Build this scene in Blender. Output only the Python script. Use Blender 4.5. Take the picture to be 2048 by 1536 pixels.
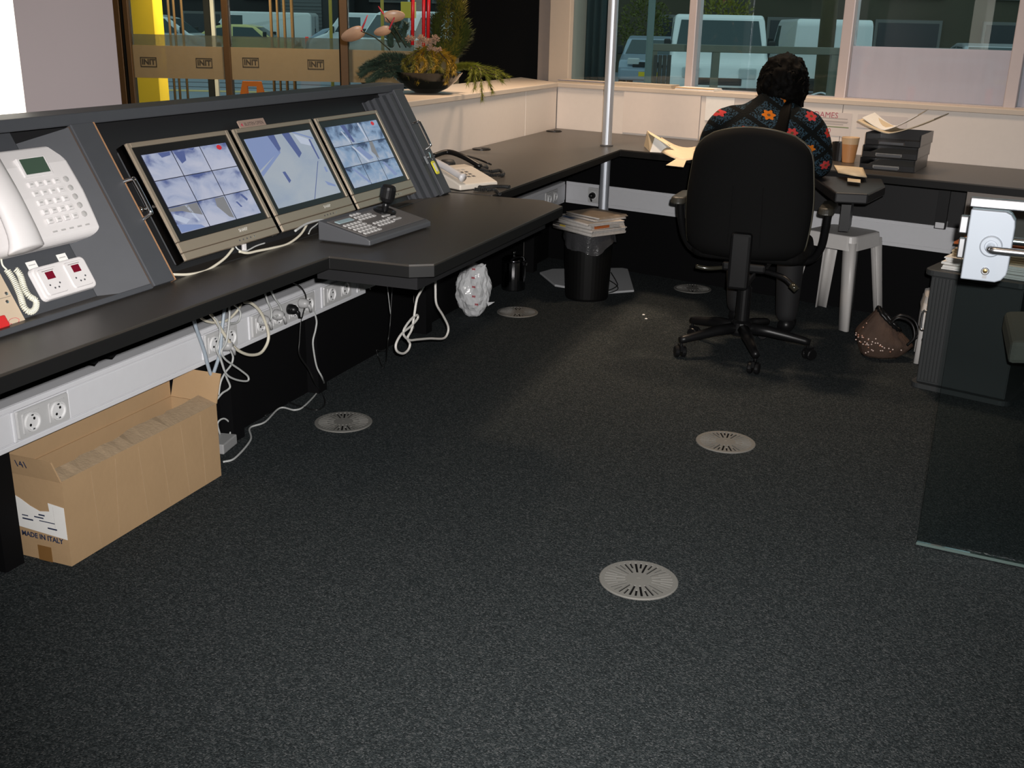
import bpy, bmesh, math, random
import numpy as np
from mathutils import Matrix, Vector, noise
random.seed(7)
for o in list(bpy.data.objects): bpy.data.objects.remove(o)
SC = bpy.context.scene
COL = SC.collection
# ------------------------------------------------------------------ camera
F_PX = 2132.54; PITCH = math.radians(18.657); ROLL = math.radians(1.2819); YAW = math.radians(-20.7827)
CAM = np.array([0., 0., 1.33])
_fw = np.array([math.sin(YAW)*math.cos(PITCH), math.cos(YAW)*math.cos(PITCH), -math.sin(PITCH)])
_r = np.array([math.cos(YAW), -math.sin(YAW), 0.]); _u = np.cross(_r, _fw)
RX = math.cos(ROLL)*_r+math.sin(ROLL)*_u; UP = -math.sin(ROLL)*_r+math.cos(ROLL)*_u; FW = _fw
cd = bpy.data.cameras.new('camera'); cam = bpy.data.objects.new('camera', cd); COL.objects.link(cam)
cd.sensor_width = 36; cd.lens = 36*F_PX/2048; cd.clip_start = .05; cd.clip_end = 300
m = Matrix.Identity(4)
for i in range(3):
    m[i][0] = RX[i]; m[i][1] = UP[i]; m[i][2] = -FW[i]; m[i][3] = CAM[i]
cam.matrix_world = m
SC.camera = cam
# ------------------------------------------------------------------ world, lights, exposure
w = bpy.data.worlds.new('overcast_sky'); SC.world = w; w.use_nodes = True
w.node_tree.nodes['Background'].inputs[0].default_value = (.66, .90, .92, 1)
w.node_tree.nodes['Background'].inputs[1].default_value = .62
def light(name, kind, loc, power, color=(1, 1, 1), aim=None, **kw):
    d = bpy.data.lights.new(name, kind); d.energy = power; d.color = color
    for k, v in kw.items(): setattr(d, k, v)
    o = bpy.data.objects.new(name, d); COL.objects.link(o); o.location = loc
    if aim is not None:
        o.rotation_euler = (Vector(aim)-Vector(loc)).to_track_quat('-Z', 'Y').to_euler()
    return o
fl = CAM+.05*UP+.035*RX
light('camera_flash', 'SPOT', tuple(fl), 540, (1, .97, .95), aim=tuple(fl+FW+.06*UP+.04*RX), spot_size=math.radians(88), spot_blend=1.0, shadow_soft_size=.012)
for x, y, p in ((-1.75, 4.75, 150), (-1.55, 5.55, 150), (-.35, 5.05, 110), (-.3, 2.0, 25)):
    light('ceiling_downlight_glow', 'SPOT', (x, y, 2.8), p, (1, .74, .52), aim=(x, y, 0), spot_size=math.radians(95), spot_blend=1., shadow_soft_size=.12)
light('added_band_fill', 'SPOT', (-4.3, 6.3, 2.75), 230, (1, .76, .48), aim=(-4.5, 6.7, 0), spot_size=math.radians(110), spot_blend=1., shadow_soft_size=.12)  # unseen warm fill, added to brighten the printed band on the glazing
light('lobby_spot_glow', 'SPOT', (-5.1, 6.9, 2.7), 800, (1, .80, .5), aim=(-5.55, 7.6, .9), spot_size=math.radians(60), spot_blend=.6, shadow_soft_size=.1)
SC.view_settings.view_transform = 'Standard'; SC.view_settings.look = 'None'
SC.view_settings.exposure = 0; SC.view_settings.gamma = 1
SC.view_settings.use_curve_mapping = False
# ------------------------------------------------------------------ pixel helpers (a pixel gives a direction; the plane gives the distance)
def ray(x, y): return RX*((x-1024)/F_PX)-UP*((y-768)/F_PX)+FW
def onz(x, y, z=0.): d = ray(x, y); return CAM+d*((z-CAM[2])/d[2])
def onx(x, y, X): d = ray(x, y); return CAM+d*((X-CAM[0])/d[0])
def ony(x, y, Y): d = ray(x, y); return CAM+d*((Y-CAM[1])/d[1])
def onplane(x, y, o, n): d = ray(x, y); return CAM+d*(((np.array(o)-CAM)@np.array(n))/(d@np.array(n)))
# ------------------------------------------------------------------ materials
MATS = {}
def mat(name, col, rough=.5, metal=0., spec=.5, var=0., vscale=40., bump=0., bscale=200., emit=0., ecol=None, coat=0., trans=0.):
    if name in MATS: return MATS[name]
    mm = bpy.data.materials.new(name); mm.use_nodes = True; nt = mm.node_tree; b = nt.nodes['Principled BSDF']
    b.inputs['Base Color'].default_value = (*col, 1); b.inputs['Roughness'].default_value = rough
    b.inputs['Metallic'].default_value = metal; b.inputs['Specular IOR Level'].default_value = spec
    b.inputs['Coat Weight'].default_value = coat; b.inputs['Transmission Weight'].default_value = trans
    if emit:
        b.inputs['Emission Color'].default_value = (*(ecol or col), 1); b.inputs['Emission Strength'].default_value = emit
    tc = nt.nodes.new('ShaderNodeTexCoord')
    nz = nt.nodes.new('ShaderNodeTexNoise'); nz.inputs['Scale'].default_value = vscale; nz.inputs['Detail'].default_value = 4
    nt.links.new(tc.outputs['Object'], nz.inputs['Vector'])
    rp = nt.nodes.new('ShaderNodeMapRange'); rp.inputs[3].default_value = 1-max(var, .03); rp.inputs[4].default_value = 1+max(var, .03)
    nt.links.new(nz.outputs['Fac'], rp.inputs[0])
    mx = nt.nodes.new('ShaderNodeVectorMath'); mx.operation = 'SCALE'; mx.inputs[0].default_value = col
    nt.links.new(rp.outputs[0], mx.inputs['Scale']); nt.links.new(mx.outputs[0], b.inputs['Base Color'])
    if bump:
        n2 = nt.nodes.new('ShaderNodeTexNoise'); n2.inputs['Scale'].default_value = bscale; n2.inputs['Detail'].default_value = 3
        nt.links.new(tc.outputs['Object'], n2.inputs['Vector'])
        bp = nt.nodes.new('ShaderNodeBump'); bp.inputs['Strength'].default_value = bump; bp.inputs['Distance'].default_value = .004
        nt.links.new(n2.outputs['Fac'], bp.inputs['Height']); nt.links.new(bp.outputs[0], b.inputs['Normal'])
    MATS[name] = mm; return mm
def carpet_mat():
    mm = mat('carpet', (.03, .036, .038), .95, spec=.1)
    nt = mm.node_tree; b = nt.nodes['Principled BSDF']; tc = [n for n in nt.nodes if n.type == 'TEX_COORD'][0]
    v = nt.nodes.new('ShaderNodeTexVoronoi'); v.inputs['Scale'].default_value = 300
    nt.links.new(tc.outputs['Object'], v.inputs['Vector'])
    sep = nt.nodes.new('ShaderNodeSeparateColor'); nt.links.new(v.outputs['Color'], sep.inputs[0])
    cr = nt.nodes.new('ShaderNodeValToRGB'); e = cr.color_ramp.elements
    e[0].position = 0; e[0].color = (.012, .015, .016, 1); e[1].position = 1; e[1].color = (.074, .078, .080, 1)
    a = cr.color_ramp.elements.new(.55); a.color = (.026, .032, .034, 1); a = cr.color_ramp.elements.new(.85); a.color = (.047, .053, .054, 1)
    nt.links.new(sep.outputs[0], cr.inputs[0]); nt.links.new(cr.outputs[0], b.inputs['Base Color'])
    bp = nt.nodes.new('ShaderNodeBump'); bp.inputs['Strength'].default_value = .7; bp.inputs['Distance'].default_value = .003; bp.invert = True
    nt.links.new(v.outputs['Distance'], bp.inputs['Height']); nt.links.new(bp.outputs[0], b.inputs['Normal'])
    return mm
def glass_mat(name, tint=(.9, .95, .95), refl=.06, rough=0.0):
    mm = bpy.data.materials.new(name); mm.use_nodes = True; nt = mm.node_tree
    for n in list(nt.nodes):
        if n.type != 'OUTPUT_MATERIAL': nt.nodes.remove(n)
    out = [n for n in nt.nodes if n.type == 'OUTPUT_MATERIAL'][0]
    t = nt.nodes.new('ShaderNodeBsdfTransparent'); t.inputs[0].default_value = (*tint, 1)
    g = nt.nodes.new('ShaderNodeBsdfGlossy'); g.inputs['Roughness'].default_value = rough
    fr = nt.nodes.new('ShaderNodeFresnel'); fr.inputs[0].default_value = 1.45
    mx = nt.nodes.new('ShaderNodeMixShader')
    nt.links.new(fr.outputs[0], mx.inputs[0]); nt.links.new(t.outputs[0], mx.inputs[1]); nt.links.new(g.outputs[0], mx.inputs[2])
    nt.links.new(mx.outputs[0], out.inputs[0]); MATS[name] = mm; return mm
def film_mat(name, col, clear):
    mm = bpy.data.materials.new(name); mm.use_nodes = True; nt = mm.node_tree
    for n in list(nt.nodes):
        if n.type != 'OUTPUT_MATERIAL': nt.nodes.remove(n)
    out = [n for n in nt.nodes if n.type == 'OUTPUT_MATERIAL'][0]
    t = nt.nodes.new('ShaderNodeBsdfTransparent'); d = nt.nodes.new('ShaderNodeBsdfDiffuse'); d.inputs[0].default_value = (*col, 1)
    l = nt.nodes.new('ShaderNodeBsdfTranslucent'); l.inputs[0].default_value = (*col, 1)
    tc = nt.nodes.new('ShaderNodeTexCoord'); mp = nt.nodes.new('ShaderNodeMapping'); mp.inputs['Scale'].default_value = (9, 9, 1.2)
    nz = nt.nodes.new('ShaderNodeTexNoise'); nz.inputs['Scale'].default_value = 1.6
    nt.links.new(tc.outputs['Object'], mp.inputs[0]); nt.links.new(mp.outputs[0], nz.inputs['Vector'])
    rp = nt.nodes.new('ShaderNodeMapRange'); rp.inputs[3].default_value = max(0, clear-.08); rp.inputs[4].default_value = clear+.08
    nt.links.new(nz.outputs['Fac'], rp.inputs[0])
    a = nt.nodes.new('ShaderNodeMixShader'); a.inputs[0].default_value = .5
    nt.links.new(d.outputs[0], a.inputs[1]); nt.links.new(l.outputs[0], a.inputs[2])
    mx = nt.nodes.new('ShaderNodeMixShader'); nt.links.new(rp.outputs[0], mx.inputs[0])
    nt.links.new(a.outputs[0], mx.inputs[1]); nt.links.new(t.outputs[0], mx.inputs[2]); nt.links.new(mx.outputs[0], out.inputs[0])
    MATS[name] = mm; return mm
BLK = mat('black_laminate', (.012, .012, .013), .45, spec=.4)
BLKP = mat('black_panel', (.003, .003, .0035), .75, spec=.12)
DESK = mat('dark_worktop', (.034, .029, .024), .38, spec=.9, var=.08, bump=.05, bscale=900)
CGREY = mat('console_grey', (.052, .055, .062), .55, var=.06)
CDARK = mat('console_dark', (.014, .014, .015), .5)
CEDGE = mat('raw_board_edge', (.34, .18, .09), .7, var=.2, vscale=120)
CTRW = mat('counter_white', (.72, .66, .61), .42, spec=.4)
CTRT = mat('counter_top_beige', (.58, .50, .42), .45)
TRK = mat('trunking_white', (.66, .665, .69), .4, var=.03)
PLW = mat('socket_white', (.68, .68, .68), .3); PLG = mat('socket_plate_grey', (.50, .50, .50), .35)
WHT = mat('white_plastic', (.68, .655, .65), .35)
CREAM = mat('cream_plastic', (.78, .70, .60), .35)
KEYG = mat('key_grey', (.42, .41, .40), .45)
DKGREY = mat('dark_grey_plastic', (.07, .072, .078), .5)
BLKPL = mat('black_plastic', (.006, .006, .0065), .38, spec=.35)
RUB = mat('black_rubber', (.012, .012, .012), .6)
STEEL = mat('brushed_steel', (.62, .63, .65), .28, metal=1, var=.05)
CHROME = mat('chrome', (.85, .85, .86), .08, metal=1)
ALU = mat('satin_aluminium', (.62, .66, .72), .42, metal=.75, var=.03, vscale=15)
BRONZE = mat('bronze_monitor_shell', (.40, .33, .25), .38, metal=.55)
CARD = mat('corrugated_cardboard', (.40, .265, .145), .8, spec=.2, var=.08, vscale=9, bump=.12, bscale=60)
CARDL = mat('torn_cardboard_liner', (.40, .295, .19), .9, spec=.1, var=.16, vscale=70, bump=.3, bscale=150)
PAPER = mat('white_paper', (.80, .79, .76), .7, spec=.2, var=.04)
PAPCR = mat('cream_paper', (.60, .50, .35), .7, spec=.2, var=.05)
INK = mat('black_ink', (.02, .02, .03), .6)
INKB = mat('blue_black_ink', (.02, .03, .07), .7)
REDINK = mat('red_ink', (.55, .04, .08), .6)
BROWNM = mat('brown_anodised_frame', (.10, .055, .022), .4, metal=.3, var=.1)
BLACKM = mat('black_matt', (.006, .006, .006), .8, spec=.1)
TAUPE = mat('taupe_laminate', (.21, .185, .165), .5, var=.04)
GLASS = glass_mat('window_glass')
MATS['gate'] = glass_mat('gate_glass', (.80, .84, .84))
# ------------------------------------------------------------------ mesh builder
class MB:
    def __init__(s): s.v = []; s.f = []
    def add(s, vs, fs, M=None):
        o = len(s.v)
        for p in vs:
            p = Vector(p)
            s.v.append(M @ p if M is not None else p)
        s.f += [tuple(i+o for i in f) for f in fs]; return s
    def box(s, lo, hi, M=None):
        x0, y0, z0 = lo; x1, y1, z1 = hi
        return s.add([(x0,y0,z0),(x1,y0,z0),(x1,y1,z0),(x0,y1,z0),(x0,y0,z1),(x1,y0,z1),(x1,y1,z1),(x0,y1,z1)],
                     [(0,3,2,1),(4,5,6,7),(0,1,5,4),(1,2,6,5),(2,3,7,6),(3,0,4,7)], M)
    def prism(s, poly, z0, z1, M=None, top=1.0):
        n = len(poly); a = sum(poly[i][0]*poly[(i+1) % n][1]-poly[(i+1) % n][0]*poly[i][1] for i in range(n))
        if a < 0: poly = poly[::-1]
        cx = sum(p[0] for p in poly)/n; cy = sum(p[1] for p in poly)/n
        vs = [(p[0], p[1], z0) for p in poly]+[(cx+(p[0]-cx)*top, cy+(p[1]-cy)*top, z1) for p in poly]
        return s.add(vs, [tuple(range(n))[::-1], tuple(range(n, 2*n))]+[(i, (i+1) % n, n+(i+1) % n, n+i) for i in range(n)], M)
    def tube(s, path, r, seg=8, M=None, closed=False):
        P = [Vector(p) for p in path]; n = len(P)
        if not hasattr(r, '__len__'): r = [r]*n
        vs = []; up = None
        for i in range(n):
            if closed: t = P[(i+1) % n]-P[i-1]
            else: t = P[min(i+1, n-1)]-P[max(i-1, 0)]
            if t.length < 1e-9: t = Vector((0, 0, 1))
            t.normalize()
            if up is None: up = t.orthogonal().normalized()
            up = (up-t*up.dot(t))
            up = up.normalized() if up.length > 1e-6 else t.orthogonal().normalized()
            b = t.cross(up)
            for k in range(seg):
                a = 2*math.pi*k/seg; vs.append(P[i]+(up*math.cos(a)+b*math.sin(a))*r[i])
        fs = []
        for i in range(n if closed else n-1):
            j = (i+1) % n
            for k in range(seg): fs.append((i*seg+k, i*seg+(k+1) % seg, j*seg+(k+1) % seg, j*seg+k))
        if not closed: fs += [tuple(range(seg))[::-1], tuple(range((n-1)*seg, n*seg))]
        return s.add(vs, fs, M)
    def lathe(s, prof, seg=24, M=None, sx=1., sy=1.):
        n = len(prof); vs = []
        for (r, z) in prof:
            for k in range(seg):
                a = 2*math.pi*k/seg; vs.append((r*math.cos(a)*sx, r*math.sin(a)*sy, z))
        fs = []
        for i in range(n-1):
            for k in range(seg): fs.append((i*seg+k, i*seg+(k+1) % seg, (i+1)*seg+(k+1) % seg, (i+1)*seg+k))
        if prof[0][0] > 1e-6: fs.append(tuple(range(seg))[::-1])
        if prof[-1][0] > 1e-6: fs.append(tuple(range((n-1)*seg, n*seg)))
        return s.add(vs, fs, M)
    def grid(s, fn, nu, nv, M=None):
        vs = [fn(i/nu, j/nv) for j in range(nv+1) for i in range(nu+1)]
        return s.add(vs, [(j*(nu+1)+i, j*(nu+1)+i+1, (j+1)*(nu+1)+i+1, (j+1)*(nu+1)+i) for j in range(nv) for i in range(nu)], M)
    def sheet(s, fn, nu, nv, th, M=None):
        top = [Vector(fn(i/nu, j/nv)) for j in range(nv+1) for i in range(nu+1)]
        bot = [p-Vector((0, 0, th)) for p in top]; k = len(top); fs = []
        for j in range(nv):
            for i in range(nu):
                q = (j*(nu+1)+i, j*(nu+1)+i+1, (j+1)*(nu+1)+i+1, (j+1)*(nu+1)+i); fs += [q, tuple(x+k for x in q[::-1])]
        rim = [i for i in range(nu+1)]+[j*(nu+1)+nu for j in range(1, nv+1)]+[nv*(nu+1)+i for i in range(nu-1, -1, -1)]+[j*(nu+1) for j in range(nv-1, 0, -1)]
        for a, b in zip(rim, rim[1:]+rim[:1]): fs.append((a, a+k, b+k, b))
        return s.add(top+bot, fs, M)
    def build(s, name, material, parent=None, world=True, smooth=False, bevel=0., seg=2, sub=0, solid=0.):
        me = bpy.data.meshes.new(name)
        vs = s.v
        if parent is not None and world:
            inv = parent['_M'].inverted(); vs = [inv @ p for p in vs]
        o = bpy.data.objects.new(name, me)
        if parent is None:
            n = len(vs); c = Vector((sum(p.x for p in vs)/n, sum(p.y for p in vs)/n, min(p.z for p in vs)))
            vs = [p-c for p in vs]; o.location = c
        me.from_pydata([tuple(p) for p in vs], [], s.f); me.validate(); me.update()
        bm = bmesh.new(); bm.from_mesh(me); bmesh.ops.recalc_face_normals(bm, faces=bm.faces); bm.to_mesh(me); bm.free()
        me.materials.append(material)
        COL.objects.link(o)
        if parent is not None: o.parent = parent['o'] if isinstance(parent, dict) else parent
        if smooth:
            for p in me.polygons: p.use_smooth = True
        if solid:
            md = o.modifiers.new('Solid', 'SOLIDIFY'); md.thickness = solid
        if bevel:
            md = o.modifiers.new('Bevel', 'BEVEL'); md.width = bevel; md.segments = seg; md.limit_method = 'ANGLE'; md.angle_limit = math.radians(40)
        if sub:
            md = o.modifiers.new('Sub', 'SUBSURF'); md.levels = sub; md.render_levels = sub
        return {'o': o, '_M': (parent['_M'] if parent is not None else Matrix.Translation(o.location))}
def thing(name, label, cat, M=(0, 0, 0), rotz=0., group=None, kind=None):
    o = bpy.data.objects.new(name, None); COL.objects.link(o); o.empty_display_size = .05
    if not isinstance(M, Matrix): M = Matrix.Translation(Vector(M)) @ Matrix.Rotation(rotz, 4, 'Z')
    o.matrix_world = M
    if kind: o['kind'] = kind
    tag({'o': o}, label, cat, group)
    return {'o': o, '_M': M}
def tag(h, label=None, cat=None, group=None, kind=None):
    o = h['o']
    if label: o['label'] = label
    if cat: o['category'] = cat
    if group: o['group'] = group
    if kind: o['kind'] = kind
    return h
def struct(h): h['o']['kind'] = 'structure'; return h
def lab(h, label): h['o']['label'] = label; return h
def copy_tree(o, parent=None):
    c = o.copy(); COL.objects.link(c)
    if parent is not None: c.parent = parent
    for ch in o.children: copy_tree(ch, c)
    return c
def text(txt, size, M, material, parent, name='lettering', ext=.0004, align='CENTER', space=1., bold=0.):
    cu = bpy.data.curves.new('t', 'FONT'); cu.body = txt; cu.size = size; cu.extrude = ext; cu.align_x = align; cu.align_y = 'CENTER'; cu.space_character = space
    cu.resolution_u = 2; cu.offset = bold*size
    o = bpy.data.objects.new('t', cu); COL.objects.link(o)
    me = bpy.data.meshes.new_from_object(o.evaluated_get(bpy.context.evaluated_depsgraph_get()))
    bpy.data.objects.remove(o); bpy.data.curves.remove(cu)
    me.transform(M); me.name = name; me.materials.clear(); me.materials.append(material)
    t = bpy.data.objects.new(name, me); COL.objects.link(t); t.parent = parent['o']
    return t
def spline(pts, n=8):
    P = [Vector(p) for p in pts]; P = [P[0]*2-P[1]]+P+[P[-1]*2-P[-2]]; out = []
    for i in range(1, len(P)-2):
        a, b, c, d = P[i-1], P[i], P[i+1], P[i+2]
        for k in range(n):
            t = k/n
            out.append(.5*((2*b)+(c-a)*t+(2*a-5*b+4*c-d)*t*t+(3*b-a-3*c+d)*t**3))
    return out+[P[-2]]
def rrect(w, h, r, n=4, cx=0, cy=0):
    pts = []
    for sx, sy, a0 in ((1, 1, 0), (-1, 1, 90), (-1, -1, 180), (1, -1, 270)):
        for k in range(n+1):
            a = math.radians(a0+90*k/n); pts.append((cx+sx*(w/2-r)+r*math.cos(a), cy+sy*(h/2-r)+r*math.sin(a)))
    return pts
def frame(o, ux, uy):
    ux = Vector(ux).normalized(); uy = Vector(uy).normalized(); uz = ux.cross(uy)
    return Matrix(((ux.x, uy.x, uz.x, o[0]), (ux.y, uy.y, uz.y, o[1]), (ux.z, uy.z, uz.z, o[2]), (0, 0, 0, 1)))
T3 = Matrix.Translation
def RZ(a): return Matrix.Rotation(math.radians(a), 4, 'Z')
# ------------------------------------------------------------------ key planes
ZD = .75                       # worktop height
XL = -2.09                     # inner face of the left counter
BA = math.radians(15.5)        # the back counter runs at this angle to the left one
BD = np.array([math.cos(BA), -math.sin(BA), 0.]); BN = np.array([math.sin(BA), math.cos(BA), 0.]); B0 = np.array([XL, 6.147, 0.])
MBK = frame(B0, BD, BN)   # local x along the back counter, y away from the room, z up
def onB(x, y, off): return onplane(x, y, B0-BN*off, BN)
def bl(x, y, off):
    p = onB(x, y, off)-B0; return float(p@BD), float(p[2])
FWH = np.array([math.sin(YAW), math.cos(YAW), 0.])
RH = np.array([math.cos(YAW), -math.sin(YAW), 0.])
DF = 8.0                        # distance of the entrance glazing
F0 = np.array([FWH[0]*DF, FWH[1]*DF, 0.])
MF = frame(F0, RH, (0, 0, 1))   # local x along the glazing, y up, z towards the room
def fu(x, y, D=DF):
    p = onplane(x, y, FWH*D, FWH); return float((p-FWH*D)@RH), float(p[2])
# ------------------------------------------------------------------ structure
def pB(x, y): p = B0+BD*x+BN*y; return (float(p[0]), float(p[1]))
def pF(u, n=0.): p = F0+RH*u-FWH*n; return (float(p[0]), float(p[1]))
room = [(3.6, -3), pB(5.9, .3), pB(-.5, .3), (-3.2, 7.35), pF(-3.6), (-6.15, -3)]
h = struct(MB().prism(room, -.12, 0).build('floor', carpet_mat()))
h = struct(MB().prism(room, 2.85, 2.95).build('ceiling', mat('ceiling_paint', (.55, .53, .50), .9)))
WALLP = mat('wall_paint_pinkish', (.60, .51, .52), .75, var=.03, vscale=3)
struct(MB().box((-6.15, -3.1, 0), (3.6, -3, 2.85)).build('wall_rear', WALLP))
struct(MB().box((3.6, -3.1, 0), (3.7, 4.4, 2.85)).build('wall_right', WALLP))
struct(MB().box((-6.25, -3, 0), (-6.15, 6.2, 2.85)).build('wall_lobby', WALLP))
ye = float(onx(235, 100, -2.62)[1])
struct(MB().box((-2.85, .5, 0), (-2.62, ye, 2.85)).build('wall_left', WALLP, bevel=.004))
# dark wall and column behind the corner of the counter
p0 = onz(1078, 155, 1.01); 
yd = 6.62
x1 = float(ony(1079, 120, yd)[0]); x0 = float(ony(918, 120, yd)[0])
struct(MB().box((x0, yd, 0), (x1, yd+.25, 2.85)).build('wall_corner', BLACKM))
c0, _ = bl(1097, 120, -.12); c1, _ = bl(1137, 120, -.12); c2, _ = bl(1075, 120, -.2)
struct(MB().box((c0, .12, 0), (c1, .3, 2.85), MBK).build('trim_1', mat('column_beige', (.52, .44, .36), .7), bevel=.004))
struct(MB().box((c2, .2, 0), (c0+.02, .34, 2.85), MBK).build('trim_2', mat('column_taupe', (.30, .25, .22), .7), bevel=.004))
# back window: frame, panes and frosted film
WO = .15
MULL = mat('window_mullion', (.52, .46, .46), .45, metal=.2)
win = thing('window_1', None, None, MBK, kind='structure'); 
xs = [bl(1137, 180, -WO)[0], bl(1382, 150, -WO)[0], bl(1688, 150, -WO)[0], bl(2031, 150, -WO)[0], 5.8]
for x, wd in zip(xs[1:4], (.046, .055, .055)):
    MB().box((x-wd/2, WO-.03, 1.0), (x+wd/2, WO+.05, 2.85)).build('mullion', MULL, win, world=False, bevel=.004)
MB().box((xs[0], WO-.03, 2.5), (5.8, WO+.05, 2.85)).build('head_rail', MULL, win, world=False)
MB().box((xs[0], WO-.02, .98), (5.8, WO+.04, 1.013)).build('sill_rail', MULL, win, world=False)
for a, b in zip(xs[:-1], xs[1:]):
    MB().box((a+.01, WO+.006, 1.012), (b-.01, WO+.012, 2.52)).build('pane', GLASS, win, world=False)
zf = bl(1750, 93, -WO)[1]
FROST = film_mat('frosted_film', (.74, .71, .78), .24)
for a, b in zip(xs[2:-1], xs[3:]):
    MB().box((a+.03, WO+.001, 1.014), (b-.03, WO+.004, zf)).build('frosted_film', FROST, win, world=False)
struct(MB().box((-.3, .05, 0), (5.8, .22, .98), MBK).build('wall_back', mat('outer_wall', (.3, .27, .25), .8)))
# teal curtain folds behind the first pane
ca, _ = bl(1140, 100, -.32); cb, _ = bl(1212, 100, -.32)
cur = MB(); n = 48
cur.grid(lambda u, v: (ca+(cb-ca)*u, .32+.022*math.sin(u*34), .98+1.6*v), n, 1, MBK)
tag(cur.build('curtain', mat('dark_teal_fabric', (.035, .06, .065), .8), solid=.004, smooth=True), 'dark teal folded curtain hanging behind the window beside the beige column', 'curtain')
# entrance glazing with the printed band
fac = thing('window_2', None, None, MF, kind='structure')
zb0 = .905; zb1 = 1.13
uL = fu(222, 50)[0]-.1; uR = fu(935, 60)[0]+.2
um = [fu(x, 100)[0] for x in (242, 261, 456, 690)]
for u, wd in zip(um, (.05, .035, .045, .055)):
    MB().box((u-wd/2, .02, -.04), (u+wd/2, 2.85, .04)).build('mullion', BROWNM, fac, world=False, bevel=.003)
for x in (253, 682):
    u = fu(x, 100)[0]; MB().box((u-.008, .02, -.05), (u+.008, 2.85, .035)).build('gasket', BLACKM, fac, world=False)
MB().box((uL, 0, -.04), (uR, .06, .04)).build('sill_rail', BROWNM, fac, world=False)
MB().box((uL, 2.6, -.04), (uR, 2.85, .04)).build('head_rail', BROWNM, fac, world=False)
ed = [uL]+um+[uR]
for a, b in zip(ed[:-1], ed[1:]):
    if b-a > .05: MB().box((a, .06, -.006), (b, 2.6, .006)).build('pane', GLASS, fac, world=False)
BAND = film_mat('printed_band_film', (.47, .38, .25), .12)
BAND2 = film_mat('printed_band_film_thin', (.42, .37, .27), .45)
for a, b in zip(ed[:-1], ed[1:]):
    if b-a > .05:
        MB().box((a+.02, zb0, .007), (b-.02, zb1, .009)).build('printed_band', BAND, fac, world=False)
        MB().box((a+.02, zb1, -.012), (b-.02, zb1+.075, -.01)).build('printed_band_edge', BAND2, fac, world=False)
INITI = mat('band_print', (.035, .028, .018), .7)
for (x, y) in ((298, 124), (409, 126), (502, 125), (632, 129)):
    u, z = fu(x, y); f = MB()
    wd, hh, t = .118, .068, .006
    for lo, hi in (((-wd/2, -hh/2), (wd/2, -hh/2+t)), ((-wd/2, hh/2-t), (wd/2, hh/2)), ((-wd/2, -hh/2), (-wd/2+t, hh/2)), ((wd/2-t, -hh/2), (wd/2, hh/2))):
        f.box((u+lo[0], z+lo[1], .0095), (u+hi[0], z+hi[1], .0105))
    f.build('logo_frame', INITI, fac, world=False)
    text('INIT', .052, T3((u, z, .0095)), INITI, fac, ext=.0008, bold=.035)
# thin bars of the revolving door standing in front of the street
for i, (x, wd) in enumerate(((325, 6), (343, 5), (353.5, 5), (369, 5), (545, 6), (558, 5), (571.5, 6), (587, 7))):
    u, _ = fu(x, 100, 9.1); wm = wd*9.1/2250
    p = FWH*9.1+RH*u
    b = MB().tube([(p[0], p[1], -.38), (p[0], p[1], 2.8)], wm/2, 10)
    tag(b.build('door_bar', BROWNM, smooth=True), ('brown vertical bar of the revolving door beside the yellow column' if i < 4 else 'brown vertical bar of the revolving door beside the orange warning sign'), 'door bar', 'bars of the revolving door')
u0, _ = fu(419.5, 100, 9.6); p = FWH*9.6+RH*u0
b = MB().box((-.026, -.03, -.38), (.026, .03, 2.8), frame((p[0], p[1], 0), RH, FWH)).build('dark_post', BLACKM, bevel=.004)
tag(b, 'wide near-black upright post between two groups of brown bars', 'post')
p = FWH*9.6+RH*(u0+.045)
tag(MB().box((-.016, -.02, -.38), (.016, .02, 2.8), frame((p[0], p[1], 0), RH, FWH)).build('grey_post', mat('grey_post_paint', (.25, .23, .21), .5), bevel=.003), 'slim grey upright strip beside the near-black post', 'post')
# yellow column behind the glazing
ya, _ = fu(264, 100, 8.35); yb, _ = fu(313, 100, 8.35); p = FWH*8.35
tag(MB().box((ya, 0, 0), (yb, .22, 2.85), frame((p[0], p[1], 0), RH, FWH)).build('yellow_column', mat('yellow_paint', (.88, .58, .03), .5), bevel=.004), 'bright yellow square column behind the entrance glass', 'column')
# ------------------------------------------------------------------ street outside
GZ = -.4
asph = mat('asphalt_wet', (.20, .23, .27), .55, var=.2, vscale=1.5)
b = MB().box((-75, 5.5, GZ-.1), (60, 95, GZ))
tag(struct(b.build('ground_street', asph)), None)
def strip(px0, px1, py, wd, name, label, cat, m_, z=GZ+.004):
    a = onz(px0, py-.0, z); c = onz(px1, py+(px1-px0)*.0224, z); d = (c-a); d[2] = 0; d /= np.linalg.norm(d); nn = np.array([-d[1], d[0], 0])
    a2 = a-d*12; c2 = c+d*12
    q = [tuple(a2-nn*wd/2)[:2], tuple(c2-nn*wd/2)[:2], tuple(c2+nn*wd/2)[:2], tuple(a2+nn*wd/2)[:2]]
    return tag(MB().prism(q, z-.003, z+.004).build(name, m_), label, cat)
YL = mat('yellow_road_paint', (.60, .42, .15), .7); RAILM = mat('rail_steel', (.09, .09, .10), .4, metal=.6)
strip(330, 700, 180, .55, 'road_line', 'pale yellow line painted along the grey street', 'road line', YL)
for k, py in enumerate((163, 172)):
    strip(330, 700, py, .22, 'tram_rail', 'dark tram rail let into the grey street', 'rail', RAILM)['o']['group'] = 'tram rails in the street'
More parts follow.
